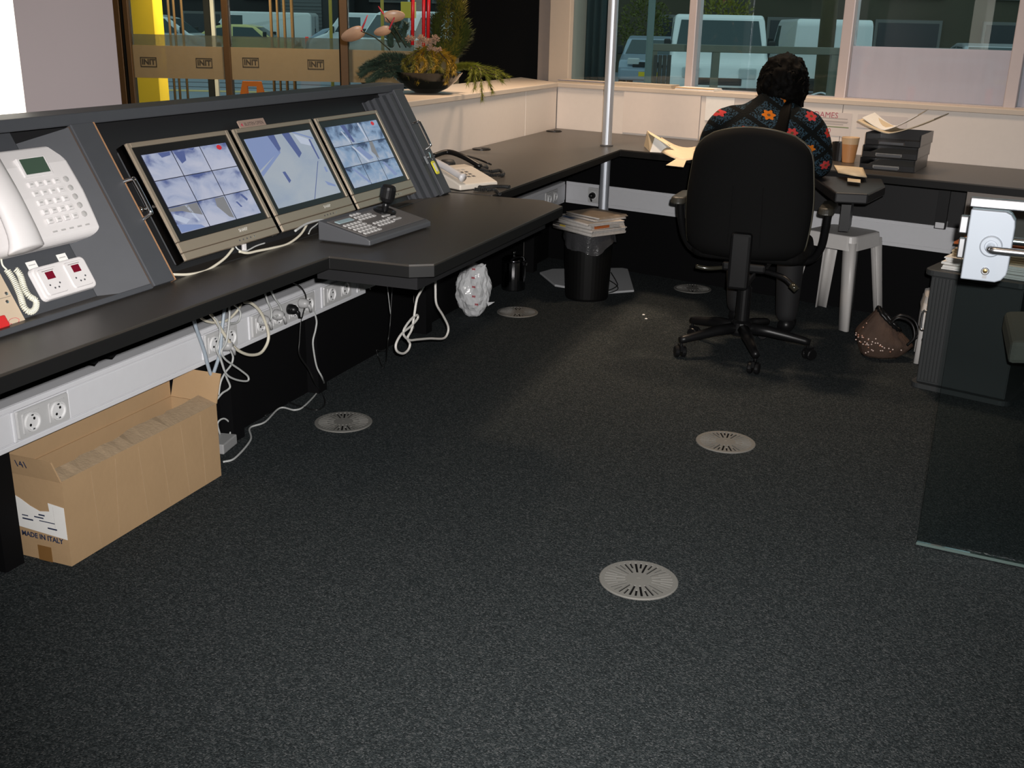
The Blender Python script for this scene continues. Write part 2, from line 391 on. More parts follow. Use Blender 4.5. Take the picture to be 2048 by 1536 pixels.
# far building: dark wall with separate windows
def far_building(name, label, px0, px1, D, top, m_, wins, dep=6.):
    a, _ = fu(px0, 60, D); c, _ = fu(px1, 60, D); p = FWH*D; M = frame((p[0], p[1], GZ), RH, FWH)
    t = thing(name, label, 'building', M)
    MB().box((a, 0, 0), (c, dep, top)).build('wall', m_, t, world=False)
    wm = mat('far_window_glass', (.02, .025, .03), .15); fm = mat('far_window_frame', (.16, .16, .15), .6)
    for (x, w_, z0, z1) in wins:
        f = MB().box((a+x, -.12, z0), (a+x+w_, .1, z1)).build('window', fm, t, world=False)
        MB().box((a+x+.12, -.15, z0+.12), (a+x+w_-.12, -.121, z1-.12)).build('pane', wm, f, world=False)
    return t
DKB = mat('dark_brick', (.028, .027, .026), .8, var=.3, vscale=.8, bump=.3, bscale=8)
OLV = mat('olive_render', (.075, .066, .042), .8, var=.2, vscale=.6)
far_building('street_building', 'dark brick building across the street behind the parked vans', 60, 1010, 56, 9, DKB, [(1.5+i*3.1, 2.0, 2.6, 4.2) for i in range(7)]+[(1.5+i*3.1, 2.0, .6, 2.0) for i in range(7)])
far_building('office_building', 'olive brown building facade beyond the white vans and railing', 1000, 2700, 44, 12, OLV, [(2+i*4.2, 2.6, 3.0, 5.2) for i in range(9)]+[(2+i*4.2, 2.6, .4, 2.2) for i in range(9)])
shu = far_building('shuttered_shop', 'shop front with a grey slatted roller shutter across the street', 556, 700, 54, 4.2, mat('shop_wall', (.05, .05, .05), .7), [], dep=1.7)
a, _ = fu(556, 60, 54); c, _ = fu(645, 60, 54)
for k in range(11):
    MB().box((a+.2, -.05-.03*(k % 2), 1.2+k*.16), (c, .05, 1.345+k*.16)).build('slat', mat('shutter_grey', (.15, .16, .16), .5, metal=.3), shu, world=False)
CW = mat('van_white_paint', (.80, .84, .84), .25, coat=.4); CY = mat('car_yellow_paint', (.72, .66, .25), .3, coat=.4)
CB = mat('car_silver_blue_paint', (.30, .38, .46), .3, metal=.3); CS = mat('car_silver_paint', (.45, .47, .50), .3, metal=.4)
CG = mat('car_window_glass', (.06, .085, .09), .25, spec=.25); CT = mat('tyre', (.012, .012, .012), .8)
HL = mat('headlamp_glass', (.55, .6, .6), .15); TL = mat('tail_lamp_red', (.6, .02, .02), .3, emit=.35, ecol=(1, .03, .02)); NPY = mat('plate_yellow', (.85, .62, .02), .5)
GRL = mat('bumper_black', (.02, .022, .022), .6)
PROF = {  # side outline, x forward (0 = rear), z up from ground, per kind; (length, width, belt height)
 'van': ([(.0, .35), (.0, 1.9), (.12, 2.0), (3.55, 2.0), (3.75, 1.93), (4.25, 1.28), (4.85, 1.05), (4.95, .8), (4.95, .35)], 4.95, 1.95, 1.25, [(3.755, 1.92), (4.245, 1.29)]),
 'car': ([(.0, .35), (.0, .85), (.12, 1.0), (.7, 1.36), (1.2, 1.47), (2.1, 1.48), (2.5, 1.40), (3.15, .98), (3.95, .84), (4.1, .65), (4.1, .30)], 4.1, 1.7, .95, [(2.5, 1.39), (3.13, .99)]),
 'mpv': ([(.0, .35), (.0, 1.0), (.18, 1.62), (.5, 1.75), (2.2, 1.78), (2.7, 1.68), (3.5, 1.12), (4.2, .95), (4.35, .7), (4.35, .30)], 4.35, 1.78, 1.1, [(2.7, 1.67), (3.48, 1.13)])}
def vehicle(kind, px, D, heading, paint, label, plate=None, side=True, sc=1.0, oz=0.):
    prof, L, W, belt, ws = PROF[kind]
    u, _ = fu(px, 60, D); p = FWH*D+RH*u
    M = T3((p[0], p[1], GZ+oz)) @ RZ(heading) @ Matrix.Diagonal((sc, sc, sc, 1)) @ T3((-L/2, 0, 0))
    t = thing({'van': 'parked_van', 'car': 'parked_car', 'mpv': 'parked_minivan'}[kind], label, {'van': 'van', 'car': 'car', 'mpv': 'minivan'}[kind], M)
    tz = max(z for _, z in prof)
    def wy(z): return W/2*(1 if z < belt else 1-.14*(z-belt)/(tz-belt)) if kind != 'van' else W/2*(1 if z < belt else 1-.07*(z-belt)/(tz-belt))
    n = len(prof); vs = []; 
    for f, e in ((1., 0), (.93, .06)):   # outer outline and a slightly inset crown for rounded shoulders
        pass
    b = MB(); vs = [(x, -wy(z), z) for x, z in prof]+[(x, wy(z), z) for x, z in prof]
    b.add(vs, [tuple(range(n)), tuple(range(n, 2*n))[::-1]]+[(i, n+i, n+(i+1) % n, (i+1) % n) for i in range(n)])
    b.build('body', paint, t, world=False, bevel=.07, seg=3, smooth=False)
    (xa, za), (xb, zb) = ws; dx, dz = xb-xa, zb-za; ln = math.hypot(dx, dz); nx, nz = -dz/ln, dx/ln; nx, nz = abs(nx), abs(nz); o = .012
    y1, y2 = wy(za)-.13, wy(zb)-.10
    g = MB(); q = [(xa+nx*o+dx*.06, -y1, za+nz*o+dz*.06), (xa+nx*o+dx*.06, y1, za+nz*o+dz*.06), (xb+nx*o, y2, zb+nz*o), (xb+nx*o, -y2, zb+nz*o)]
    q2 = [(x-nx*.02, y, z-nz*.02) for x, y, z in q]
    g.add(q+q2, [(0, 1, 2, 3), (7, 6, 5, 4), (0, 4, 5, 1), (1, 5, 6, 2), (2, 6, 7, 3), (3, 7, 4, 0)]); g.build('windscreen', CG, t, world=False)
    zt = tz-.16
    sw = {'van': [[(3.0, belt+.06), (3.95, belt+.06), (3.62, zt), (3.0, zt)]],
          'car': [[(1.6, belt+.05), (2.85, belt+.03), (2.4, zt+.04), (1.6, zt+.06)], [(.55, belt+.1), (1.5, belt+.05), (1.5, zt+.06), (.95, zt)]],
          'mpv': [[(1.75, belt+.04), (3.1, belt+.03), (2.6, zt+.02), (1.75, zt+.02)], [(.35, belt+.05), (1.65, belt+.04), (1.65, zt+.02), (.5, zt)]]}[kind]
    for s in (-1, 1):
        for poly in sw:
            k = len(poly); vv = [(x, s*(wy(z)+.006), z) for x, z in poly]+[(x, s*(wy(z)-.02), z) for x, z in poly]
            MB().add(vv, [tuple(range(k)), tuple(range(k, 2*k))[::-1]]+[(i, (i+1) % k, k+(i+1) % k, k+i) for i in range(k)]).build('side_window', CG, t, world=False)
        for x in (.8, L-.85):
            wh = MB(); wh.lathe([(.0, -.1), (.30, -.1), (.33, -.06), (.33, .06), (.30, .1), (0, .1)], 18, T3((x, s*(W/2-.08), .33)) @ Matrix.Rotation(math.pi/2, 4, 'X')); hw = wh.build('wheel', CT, t, world=False, smooth=False)
            MB().lathe([(.0, -.11), (.18, -.105), (.2, -.09), (.2, .09), (.18, .105), (0, .11)], 12, T3((x, s*(W/2-.08), .33)) @ Matrix.Rotation(math.pi/2, 4, 'X')).build('hub_cap', CS, hw, world=False)
        MB().box((L-.12, s*(W/2-.42)-.17, .72 if kind != 'van' else .78), (L+.02, s*(W/2-.42)+.25*0+.17, .90 if kind != 'van' else 1.0)).build('headlamp', HL, t, world=False, bevel=.03)
        MB().box((-.02, s*(W/2-.12)-.07, .75), (.1, s*(W/2-.12)+.07, 1.05)).build('tail_lamp', TL, t, world=False, bevel=.02)
        MB().box((ws[1][0]-.28, s*(W/2+.02)-.06+.06*s, belt+.02), (ws[1][0]-.14, s*(W/2+.02)+.08+.06*s, belt+.26)).build('wing_mirror', GRL, t, world=False, bevel=.03)
    MB().box((L-.16, -W/2+.05, .3), (L+.06, W/2-.05, .62)).build('front_bumper', GRL if kind == 'van' else paint, t, world=False, bevel=.05)
    MB().box((L-.1, -.45, .66), (L+.015, .45, .8)).build('grille', GRL, t, world=False, bevel=.01)
    MB().box((-.06, -W/2+.05, .3), (.16, W/2-.05, .6)).build('rear_bumper', GRL, t, world=False, bevel=.05)
    rw = MB().box((-.008, -W*.36, belt+.08), (.03, W*.36, tz-.25)) if kind != 'car' else MB().box((.34, -W*.33, belt+.1), (.36, W*.33, belt+.28))
    if kind != 'van': rw.build('rear_window', CG, t, world=False)
    else: MB().box((-.012, -.012, .62), (.0, .012, 1.86)).build('door_seam', GRL, t, world=False); MB().box((-.03, .04, .95), (.0, .1, 1.35)).build('door_handle', GRL, t, world=False)
    MB().box((L+.05, -.27, .42), (L+.07, .27, .54)).build('number_plate', NPY, t, world=False)
    if plate: text(plate, .13, T3((L+.0705, 0, .48)) @ Matrix(((0, 0, 1, 0), (1, 0, 0, 0), (0, 1, 0, 0), (0, 0, 0, 1))), INK, t, name='plate_text')
    MB().box((-.075, -.27, .66), (-.0, .27, .78)).build('rear_plate', NPY, t, world=False)
    return t
YD = math.degrees(-YAW)  # heading that points right along the glazing
vehicle('mpv', 322, 43.5, YD, CW, 'white minivan with a sloping bonnet parked beside the yellow column')
vehicle('van', 520, 50, YD+180, CW, 'white van parked behind the yellow car')
vehicle('car', 497, 46.5, YD, CY, 'pale yellow rounded car parked in front of a white van')
vehicle('car', 716, 46.8, YD, CB, 'blue grey car parked between two white vans')
vehicle('van', 756, 42.5, YD+180, CW, 'white van with one dark side window parked near the thick brown mullion')
vehicle('van', 862, 32, YD+225, CW, 'white van facing the entrance behind the flower arrangement')
vehicle('van', 1432, 24.5, YD+263, CW, 'white van facing the window with a yellow number plate', plate='02-BX-PX')
vehicle('car', 1310, 33, YD+260, CB, 'blue grey car parked beside the white van facing the window')
vehicle('van', 1638, 30, YD+84, CW, 'white box van seen from its closed rear doors')
vehicle('mpv', 1862, 20.5, YD+84, CS, 'grey minivan with red tail lamps behind the frosted film', sc=.83)
vehicle('car', 1980, 33, YD+260, CS, 'silver car with a pale bonnet behind the frosted film')
# railing, fence, post outside the back window
RAILG = mat('railing_green_grey', (.17, .18, .14), .5)
def outpt(px, py, D): u, z = fu(px, py, D); p = FWH*D+RH*u; return (float(p[0]), float(p[1]), z)
rl = thing('railing', 'green grey metal railing in front of the white vans', 'railing', (*outpt(1500, 100, 11)[:2], GZ))
a = outpt(1306, 92, 11); c = outpt(1700, 106, 11)
zz = (a[2]+c[2])/2
MB().box((0, -.03, zz-.035), (math.dist(a[:2], c[:2])+1.5, .03, zz+.035), frame((a[0], a[1], 0), RH, FWH)).build('top_rail', RAILG, rl, bevel=.006)
for px in (1306, 1431, 1668):
    q = outpt(px, 120, 11); MB().box((-.035, -.035, GZ), (.035, .035, zz-.035), frame((q[0], q[1], 0), RH, FWH)).build('post', RAILG, rl)
fn = thing('plank_fence', 'short dark grey plank fence beside the white van', 'fence', (*outpt(1322, 130, 10.9)[:2], GZ))
for k, px in enumerate((1312, 1321, 1330, 1339)):
    q = outpt(px, 110, 10.9); MB().box((-.018, -.015, GZ), (.018, .015, q[2]), frame((q[0], q[1], 0), RH, FWH)).build('plank', mat('fence_grey', (.07, .07, .062), .7), fn)
q = outpt(1301, 60, 10.5)
tag(MB().box((-.03, -.03, GZ), (.03, .03, 3.2), frame((q[0], q[1], 0), RH, FWH)).build('teal_post', mat('teal_post_paint', (.16, .24, .23), .45), bevel=.006), 'tall teal grey post outside the window next to the fence', 'post')
q = outpt(1650, 60, 13)
tag(MB().tube([(q[0]+.05, q[1], GZ), (q[0]+.0, q[1], 3.4)], [.10, .085], 12).build('tree_trunk', mat('bark_olive', (.07, .06, .028), .9, var=.3, bump=.5, bscale=30), smooth=True), 'straight olive brown tree trunk in front of the box van', 'tree')
for nm, px, D, s_, hd, col, lb in (('bicycle', 1283, 13, 1., 75, (.4, .42, .42), 'silver bicycle with a red lamp leaning near the fence'), ('bicycle', 1640, 12.2, 1., 60, (.05, .05, .05), 'dark bicycle with a bright bell behind the dark haired person')):
    q = outpt(px, 120, D); t = thing(nm, lb, 'bicycle', T3((q[0], q[1], GZ)) @ RZ(hd))
    fm = mat('bicycle_frame_%d' % px, col, .3, metal=.4)
    for x in (-.52, .52):
        wv = MB().tube([(x+.33*math.cos(2*math.pi*k/28), 0, .34+.33*math.sin(2*math.pi*k/28)) for k in range(28)], .016, 6, closed=True).build('wheel', CT, t, world=False)
        sp = MB()
        for k in range(12): a_ = math.pi*2*k/12; sp.tube([(x, 0, .34), (x+.32*math.cos(a_), 0, .34+.32*math.sin(a_))], .0025, 4)
        sp.build('spokes', STEEL, wv, world=False)
    f = MB()
    for A_, B_ in (((-.52, .34), (-.12, .82)), ((-.52, .34), (.02, .30)), ((.02, .30), (-.16, .92)), ((.02, .30), (.38, .85)), ((-.12, .82), (.38, .85)), ((.34, 1.0), (.52, .34))): f.tube([(A_[0], 0, A_[1]), (B_[0], 0, B_[1])], .018, 8)
    f.build('frame', fm, t, world=False)
    MB().tube(spline([(.25, -.28, 1.02), (.38, -.2, 1.06), (.34, 0, 1.02), (.38, .2, 1.06), (.25, .28, 1.02)]), .013, 8).build('handlebar', STEEL, t, world=False)
    MB().box((-.3, -.07, .92), (-.04, .07, .98)).build('saddle', BLKPL, t, world=False, bevel=.025)
    MB().lathe([(0, -.03), (.05, -.02), (.06, .02), (0, .05)], 12, T3((.47, 0, .93))).build('front_lamp', mat('lamp_red_white', (.6, .1, .08), .3) if px < 1500 else CHROME, t, world=False, smooth=True)
def foliage(n, fn, ln, wd, rnd):
    b = MB()
    for _ in range(n):
        p, d = fn(); d = Vector(d).normalized(); s = d.orthogonal().normalized(); s = Matrix.Rotation(rnd.uniform(0, 6.28), 3, d) @ s
        l = ln*rnd.uniform(.6, 1.2); w_ = wd*rnd.uniform(.7, 1.2); p = Vector(p)
        b.add([p, p+d*l*.5+s*w_, p+d*l, p+d*l*.5-s*w_], [(0, 1, 2, 3)])
    return b
def bush(px, py, D, r, hgt, col, label):
    rnd = random.Random(px); q = outpt(px, py, D); t = thing('street_bush', label, 'bush', (q[0], q[1], GZ))
    MB().tube([(0, 0, 0), (.03, .02, hgt*.6)], [.05, .03], 7).build('stem', mat('bark_olive', (0, 0, 0)), t, world=False)
    def fn():
        v = Vector((rnd.gauss(0, 1), rnd.gauss(0, 1), rnd.gauss(0, 1))).normalized()*rnd.uniform(.5, 1)
        return (v.x*r, v.y*r, hgt-r*1.1+v.z*r*1.2), v+Vector((rnd.uniform(-.6, .6), rnd.uniform(-.6, .6), rnd.uniform(-.3, .6)))
    lab(tag(foliage(1500, fn, .12, .035, rnd).build('foliage', mat('leaf_%d' % px, col, .6, var=.3), t, world=False), kind='stuff'), 'leafy crown')
bush(1288, 60, 39, .9, 2.75, (.10, .11, .015), 'yellow green bush standing behind the teal post')
bush(1452, 40, 33, .9, 2.7, (.20, .19, .02), 'bright yellow green bush behind the white van roof')
# blue coated figure-like cover on a parked scooter beside the bicycle
q = outpt(1243, 110, 13.5); t = thing('parked_scooter', 'scooter under a dark blue cover beside the silver bicycle', 'scooter', T3((q[0], q[1], GZ)) @ RZ(80))
BLUEC = mat('blue_cover', (.02, .03, .10), .5, var=.2)
MB().grid(lambda u, v: ((u-.5)*1.5, .26*math.sin(math.pi*min(max(v, 0), 1)*1-math.pi/2)*(1-.4*abs(u-.5)), .25+math.sin(v*math.pi)*(.62+.16*math.exp(-((u-.72)/.2)**2))), 18, 12).build('cover', BLUEC, t, world=False, smooth=True, solid=.006)
for x in (-.5, .5): MB().lathe([(0, -.05), (.2, -.05), (.22, 0), (.2, .05), (0, .05)], 16, T3((x, 0, .22)) @ Matrix.Rotation(math.pi/2, 4, 'X')).build('wheel', CT, t, world=False)
# yellow poles and sign in the street
for px, D, r, lb in ((662, 30, .045, 'slim yellow pole in front of the white van with the dark side window'), (765, 26, .04, 'slim yellow pole behind the pink anthurium flowers')):
    q = outpt(px, 60, D); tag(MB().tube([(q[0], q[1], GZ), (q[0], q[1], 4)], r, 10).build('yellow_pole', mat('pole_yellow', (.62, .40, .06), .5), smooth=True), lb, 'pole')
q = outpt(817, 20, 28); sg = thing('street_sign', 'square yellow sign on a pole behind the red candles', 'sign', (q[0], q[1], GZ))
MB().tube([(q[0], q[1]+.03, GZ), (q[0], q[1]+.03, 3)], .03, 8).build('pole', STEEL, sg)
MB().box((-.19, -.02, q[2]-.19), (.19, 0, q[2]+.19), frame((q[0], q[1], 0), RH, FWH)).build('plate', mat('sign_yellow', (.85, .55, .05), .5), sg, bevel=.01)
# orange folding warning sign in the lobby
u, z = fu(505, 180, 7.0); p = FWH*7.0+RH*u
ws_ = thing('warning_sign', 'orange folding floor warning sign with a handle hole', 'warning sign', frame((p[0], p[1], 0), RH, FWH))
ORG = mat('orange_plastic', (.85, .22, .02), .4)
zt = float(fu(505, 163, 7.0)[1])
for s in (-1, 1):
    Mx = T3((0, 0, zt)) @ Matrix.Rotation(s*math.radians(13), 4, 'X')
    b = MB(); 
    L = zt/math.cos(math.radians(13))
    for poly in ([(-.17, -L), (.17, -L), (.075, -.085), (-.075, -.085)], [(-.075, -.085), (-.03, -.085), (-.03, -.03), (-.06, -.0)], [(.03, -.085), (.075, -.085), (.06, 0), (.03, -.03)], [(-.06, 0), (-.03, -.03), (.03, -.03), (.06, 0)]):
        b.prism(poly, -.006, .006, Mx @ Matrix.Rotation(math.pi/2, 4, 'X'))
    b.build('leaf', ORG, ws_, world=False)
# ------------------------------------------------------------------ reception counter (left and back runs)
lc = thing('reception_counter', 'white panelled reception counter with a beige ledge along the left desk', 'counter', (XL-.2, 4.9, 0))
for a, c in ((3.56, 5.62), (5.624, 6.14)):
    MB().box((XL-.04, a, 0), (XL, c, .985)).build('panel', CTRW, lc, bevel=.002)
MB().prism([(XL-.40, 3.4), (XL+.008, 3.4), (XL+.008, 6.14), (XL-.40, 6.6)], .985, 1.01).build('ledge', CTRT, lc, bevel=.003)
bc = thing('reception_counter', 'white panelled back counter with a beige ledge below the window', 'counter', MBK @ T3((1.5, .06, 0)))
sx = [0.0, bl(1209, 200, 0)[0], bl(1402, 200, 0)[0], bl(1683, 240, 0)[0], 4.2]
for i, (a, c) in enumerate(zip(sx[:-1], sx[1:])):
    MB().box((a+.0015, 0, 0), (c-.0015, .04, .985), MBK).build('panel', CTRW, bc, bevel=.002)
MB().box((-.02, -.008, .985), (4.2, WO-.021, 1.01), MBK).build('ledge', CTRT, bc, bevel=.003)
# glossy sheet leaning on the second panel
a0, _ = bl(1245, 230, .012); a1, _ = bl(1398, 230, .012)
b = MB().box((a0, -.006, .76), (a1, -.002, 1.0), MBK)
tag(b.build('acrylic_sheet', mat('glossy_offwhite_sheet', (.70, .63, .58), .12, coat=.5)), 'glossy off-white sheet leaning against the back counter beside the metal pole', 'sheet')
# ------------------------------------------------------------------ worktops
TH = .034
def offset_poly(P, d):
    n = len(P); a = sum(P[i][0]*P[(i+1) % n][1]-P[(i+1) % n][0]*P[i][1] for i in range(n)); sg_ = 1 if a > 0 else -1; out = []
    for i in range(n):
        p0, p1, p2 = Vector(P[i-1]), Vector(P[i]), Vector(P[(i+1) % n]); e1 = (p1-p0).normalized(); e2 = (p2-p1).normalized()
        n1 = Vector((e1.y, -e1.x))*sg_; n2 = Vector((e2.y, -e2.x))*sg_; q = (n1+n2)/max(.3, 1+n1.dot(n2)); out.append(tuple(p1+q*d))
    return out
EDGEB = mat('edge_band_black', (.006, .006, .006), .5, spec=.3)
ec = [(-2.085, .8), (-1.415, .8), (-1.415, 2.372), (-1.185, 2.372), (-1.132, 2.41), (-1.132, 3.43), (-1.235, 3.52), (-1.60, 3.52), (-1.60, 3.535), (-2.085, 3.535)]
cd_ = thing('console_desk', 'dark worktop with a chamfered side extension under the monitor console', 'desk', (-1.75, 2.2, 0))
MB().prism(offset_poly(ec, -.001), ZD-.006, ZD).build('worktop', DESK, cd_, bevel=.001)
MB().prism(ec, ZD-TH, ZD-.0055).build('edge_band', EDGEB, cd_, bevel=.001)
MB().prism([(-1.50, 2.45), (-1.20, 2.45), (-1.20, 3.45), (-1.50, 3.45)], ZD-TH-.05, ZD-TH-.001).build('support_frame', BLK, cd_)
for y in (1.80, 2.765, 3.30):
    MB().box((-2.075, y-.03, 0), (-2.015, y+.03, ZD-TH-.001)).build('leg', BLKP, cd_)
for a, c in ((.85, 1.77), (1.83, 2.735), (2.795, 3.27), (3.33, 3.53)):
    MB().box((-2.075, a, 0), (-2.062, c, ZD-TH-.001)).build('back_panel', BLKP, cd_)
MB().box((-1.56, 2.55, ZD-TH-.012), (-1.43, 3.4, ZD-TH-.0015)).build('underside_board', mat('orange_chipboard', (.42, .22, .07), .8, var=.2), cd_)
def lineB(off, X):   # y of the line parallel to the back counter at distance off, at world x = X
    o = B0-BN*off; t = (X-o[0])/BD[0]; return float(o[1]+BD[1]*t)
DEPB = .705
xe = float(onz(1955, 370, ZD)[0])
inner = (-1.437, lineB(DEPB, -1.437))
ctr = [(-2.085, 3.54), (-1.435, 3.54), inner, (1.6, lineB(DEPB, 1.6)), (1.6, lineB(.005, 1.6)), (-2.085, lineB(.005, -2.085))]
kd = thing('corner_desk', 'dark L shaped worktop running along the white counters', 'desk', (-1.7, 5.4, 0))
MB().prism(offset_poly(ctr, -.001), ZD-.006, ZD).build('worktop', DESK, kd, bevel=.001)
MB().prism(ctr, ZD-TH, ZD-.0055).build('edge_band', EDGEB, kd, bevel=.001)
for y in (4.2, 5.6):
    MB().box((-2.06, y-.03, 0), (-2.0, y+.03, ZD-TH-.001)).build('leg', BLKP, kd)
for a, c in ((3.53, 4.17), (4.23, 5.57), (5.63, 6.0)):
    MB().box((-2.075, a, 0), (-2.062, c, ZD-TH-.001)).build('back_panel', BLKP, kd)
for i, (a, c) in enumerate(((.05, 1.3), (1.3, 2.5), (2.5, 3.6))):
    MB().box((a, -.135, 0), (c, -.12, .40), MBK).build('back_panel', BLKP, kd)
    MB().box((a, -.135, .40), (c, -.12, ZD-TH-.001), MBK).build('back_panel', BLKP if i < 1 else mat('modesty_dark_grey', (.011, .011, .012), .6), kd)
for px in (1697, 1888):
    x_, _ = bl(px, 410, .2)
    MB().box((x_-.025, -.22, .47), (x_+.025, -.205, ZD-TH-.001), MBK).build('bracket', BLK, kd)
    if px > 1800: lab(MB().box((x_-.022, -.222, .472), (x_+.02, -.16, .50), MBK).build('bracket_foot', mat('bright_metal', (.8, .8, .82), .4, metal=.2), kd, bevel=.003), 'bright metal foot')
GROM = []
for (x, y), lb in (((963, 299), 'black cable grommet in the worktop behind the cream phone'), ((1108, 263), 'black cable grommet in the far corner of the worktop')):
    p = onz(x, y, ZD); g = thing('cable_grommet', lb, 'grommet', (p[0], p[1], ZD))
    MB().lathe([(0, .0005), (.045, .0005), (.045, .005), (.038, .007), (0, .006)], 24).build('cap', BLKPL, g, world=False, smooth=False)
    MB().box((.005, -.012, .0065), (.036, .012, .009)).build('flap', RUB, g, world=False)
# pulled forward writing leaf in front of the person
lf = [onz(1625, 345, ZD)[:2], onz(1765, 352, ZD)[:2], onz(1772, 366, ZD)[:2], onz(1738, 382, ZD)[:2], onz(1672, 379, ZD)[:2], onz(1648, 362, ZD)[:2]]
wl = thing('writing_leaf', 'black desk extension leaf with a rounded corner in front of the person', 'desk leaf', (float(lf[1][0]), float(lf[1][1]), ZD-.05))
MB().prism([(float(p[0]), float(p[1])) for p in lf], ZD-TH-.018, ZD-.012).build('leaf_board', BLK, wl, bevel=.006)
q = onz(1697, 372, ZD-.05); MB().box((q[0]-.02, q[1]+.02, .5), (q[0]+.02, q[1]+.2, ZD-.055)).build('leaf_support', BLK, wl)
# end panel of the desk
x_, _ = bl(1932, 400, DEPB-.02)
tag(MB().box((x_, -DEPB+.02, .50), (x_+1.2, -DEPB+.05, ZD-TH-.001), MBK).build('desk_end_panel', TAUPE, bevel=.002), 'taupe vertical panel closing the end of the back desk', 'panel')
# ------------------------------------------------------------------ metal pole
pz = onz(1213, 292, ZD); PX, PY = float(pz[0]), float(pz[1])
pole = thing('metal_pole', 'round satin metal pole passing through the corner desk', 'pole', (PX, PY, 0))
MB().lathe([(.025, 0), (.025, 2.85)], 24).build('tube', ALU, pole, world=False, smooth=False)
MB().lathe([(.026, ZD+.0005), (.033, ZD+.0005), (.033, ZD+.006), (.026, ZD+.008)], 24).build('collar', DKGREY, pole, world=False)
# ------------------------------------------------------------------ wall trunking with sockets
def socket_insert(M, parent, plug=None):
    s = MB(); s.lathe([(.0245, 0), (.0235, .005), (.0205, .005), (.0190, .001), (0, .001)], 28, M); hd = s.build('socket', PLW, parent, smooth=False)
    ho = MB()
    for k in (-1, 1): ho.lathe([(0, .0011), (.0036, .0011), (.0036, .0016), (0, .0016)], 10, M @ T3((k*.0095*math.cos(.8), k*.0095*math.sin(.8), 0)))
    ho.build('pin_hole', BLACKM, hd)
    cl_ = MB()
    for k in (-1, 1): cl_.box((-.003, k*.0175-.0015, .001), (.003, k*.0175+.0015, .0045), M)
    cl_.build('earth_clip', STEEL, hd)
def plate(parent, M, w_, h_, n, kind='socket'):
    pl = MB().prism(rrect(w_, h_, .006), .0005, .006, M, top=.97).build('socket_plate', PLG, parent)
    st = (w_/n)
    for i in range(n):
        cx = -w_/2+st*(i+.5)
        MB().prism(rrect(min(st*.86, .056), h_*.74, .005, cx=cx), .006, .0085, M, top=.96).build('cover_frame', PLG, pl)
        if kind == 'socket': socket_insert(M @ T3((cx, 0, .0085)), pl)
        else:
            MB().box((cx-.011, -.012, .0085), (cx+.011, .012, .012), M).build('data_outlet', KEYG, pl, bevel=.001)
    return pl
TX = -1.95; TZ0, TZ1 = .338, .446
tl = thing('cable_trunking', 'white cable trunking with sockets below the console desk', 'trunking', (TX-.05, 2.4, TZ0))
MB().box((TX-.062, .8, TZ0), (TX-.004, 3.53, TZ1)).build('channel', TRK, tl, bevel=.003)
# the black legs pass behind it: notch look comes from the shadow gap; lid pieces with rebates
yy = lambda px, py: float(onx(px, py, TX)[1])
plates = [(yy(30, 840), yy(135, 805), 2, 'socket'), (yy(408, 690), yy(472, 660), 2, 'socket'), (yy(500, 640), yy(628, 590), 4, 'socket'), (yy(645, 585), yy(700, 560), 2, 'socket'), (yy(716, 560), yy(742, 548), 1, 'data')]
lids = [.81]+[v for a, c, _, _ in plates for v in (a-.012, c+.004)]+[3.525]
for a, c in zip(lids[0::2], lids[1::2]):
    MB().box((TX-.004, a, TZ0+.016), (TX, c, TZ1-.016)).build('lid', TRK, tl, bevel=.002)
for zz in (TZ0, TZ1-.014):
    MB().box((TX-.004, .8, zz), (TX+.001, 3.53, zz+.014)).build('edge_rail', TRK, tl, bevel=.002)
for a, c, n, k in plates:
    MB().box((TX-.004, a-.012, TZ0+.015), (TX+.004, a-.001, TZ1-.015)).build('end_cover', TRK, tl, bevel=.003)
    MB().box((TX-.004, a-.001, TZ0+.015), (TX, c+.003, TZ1-.015)).build('outlet_base', TRK, tl)
    plate(tl, frame((TX, (a+c)/2, (TZ0+TZ1)/2), (0, 1, 0), (0, 0, 1)), c-a, .072, n, k)
TB = .15; UZ0, UZ1 = .348, .470
yk = lineB(TB, TX)
t2 = thing('cable_trunking', 'white cable trunking under the corner desk beside the left counter', 'trunking', (TX-.05, 4.8, UZ0))
MB().box((TX-.048, 3.56, UZ0), (TX-.003, yk-.01, UZ1)).build('channel', TRK, t2, bevel=.003)
MB().box((TX-.003, 3.57, UZ0+.016), (TX, yk-.012, UZ1-.016)).build('lid', TRK, t2, bevel=.002)
a, c = float(onx(1090, 397, TX)[1]), float(onx(1114, 388, TX)[1])
plate(t2, frame((TX, (a+c)/2, (UZ0+UZ1)/2), (0, 1, 0), (0, 0, 1)), c-a, .08, 2)
t3 = thing('cable_trunking', 'white cable trunking under the back desk behind the office chair', 'trunking', MBK @ T3((1.4, -TB, UZ0)))
x0t = float((np.array([TX, yk, 0])-B0)@BD)
MB().box((x0t-.0, -TB+.003, UZ0), (3.5, -.136, UZ1), MBK).build('channel', TRK, t3)
MB().box((x0t+.01, -TB-.0, UZ0+.02), (3.5, -TB+.003, UZ1-.016), MBK).build('lid', TRK, t3, bevel=.001)
MB().box((x0t+.004, -TB-.002, UZ0), (3.5, -TB+.003, UZ0+.018), MBK).build('edge_rail', TRK, t3, bevel=.001)
bx, bz = bl(1188, 388, TB)
plb = plate(t3, MBK @ frame((bx, -TB, (UZ0+UZ1)/2), (1, 0, 0), (0, 0, 1)), .075, .085, 1)
MB().box((bl(1353, 410, TB)[0], -TB-.003, UZ0+.02), (bl(1353, 410, TB)[0]+.012, -TB-.0, UZ1-.016), MBK).build('lid_joint', KEYG, t3)
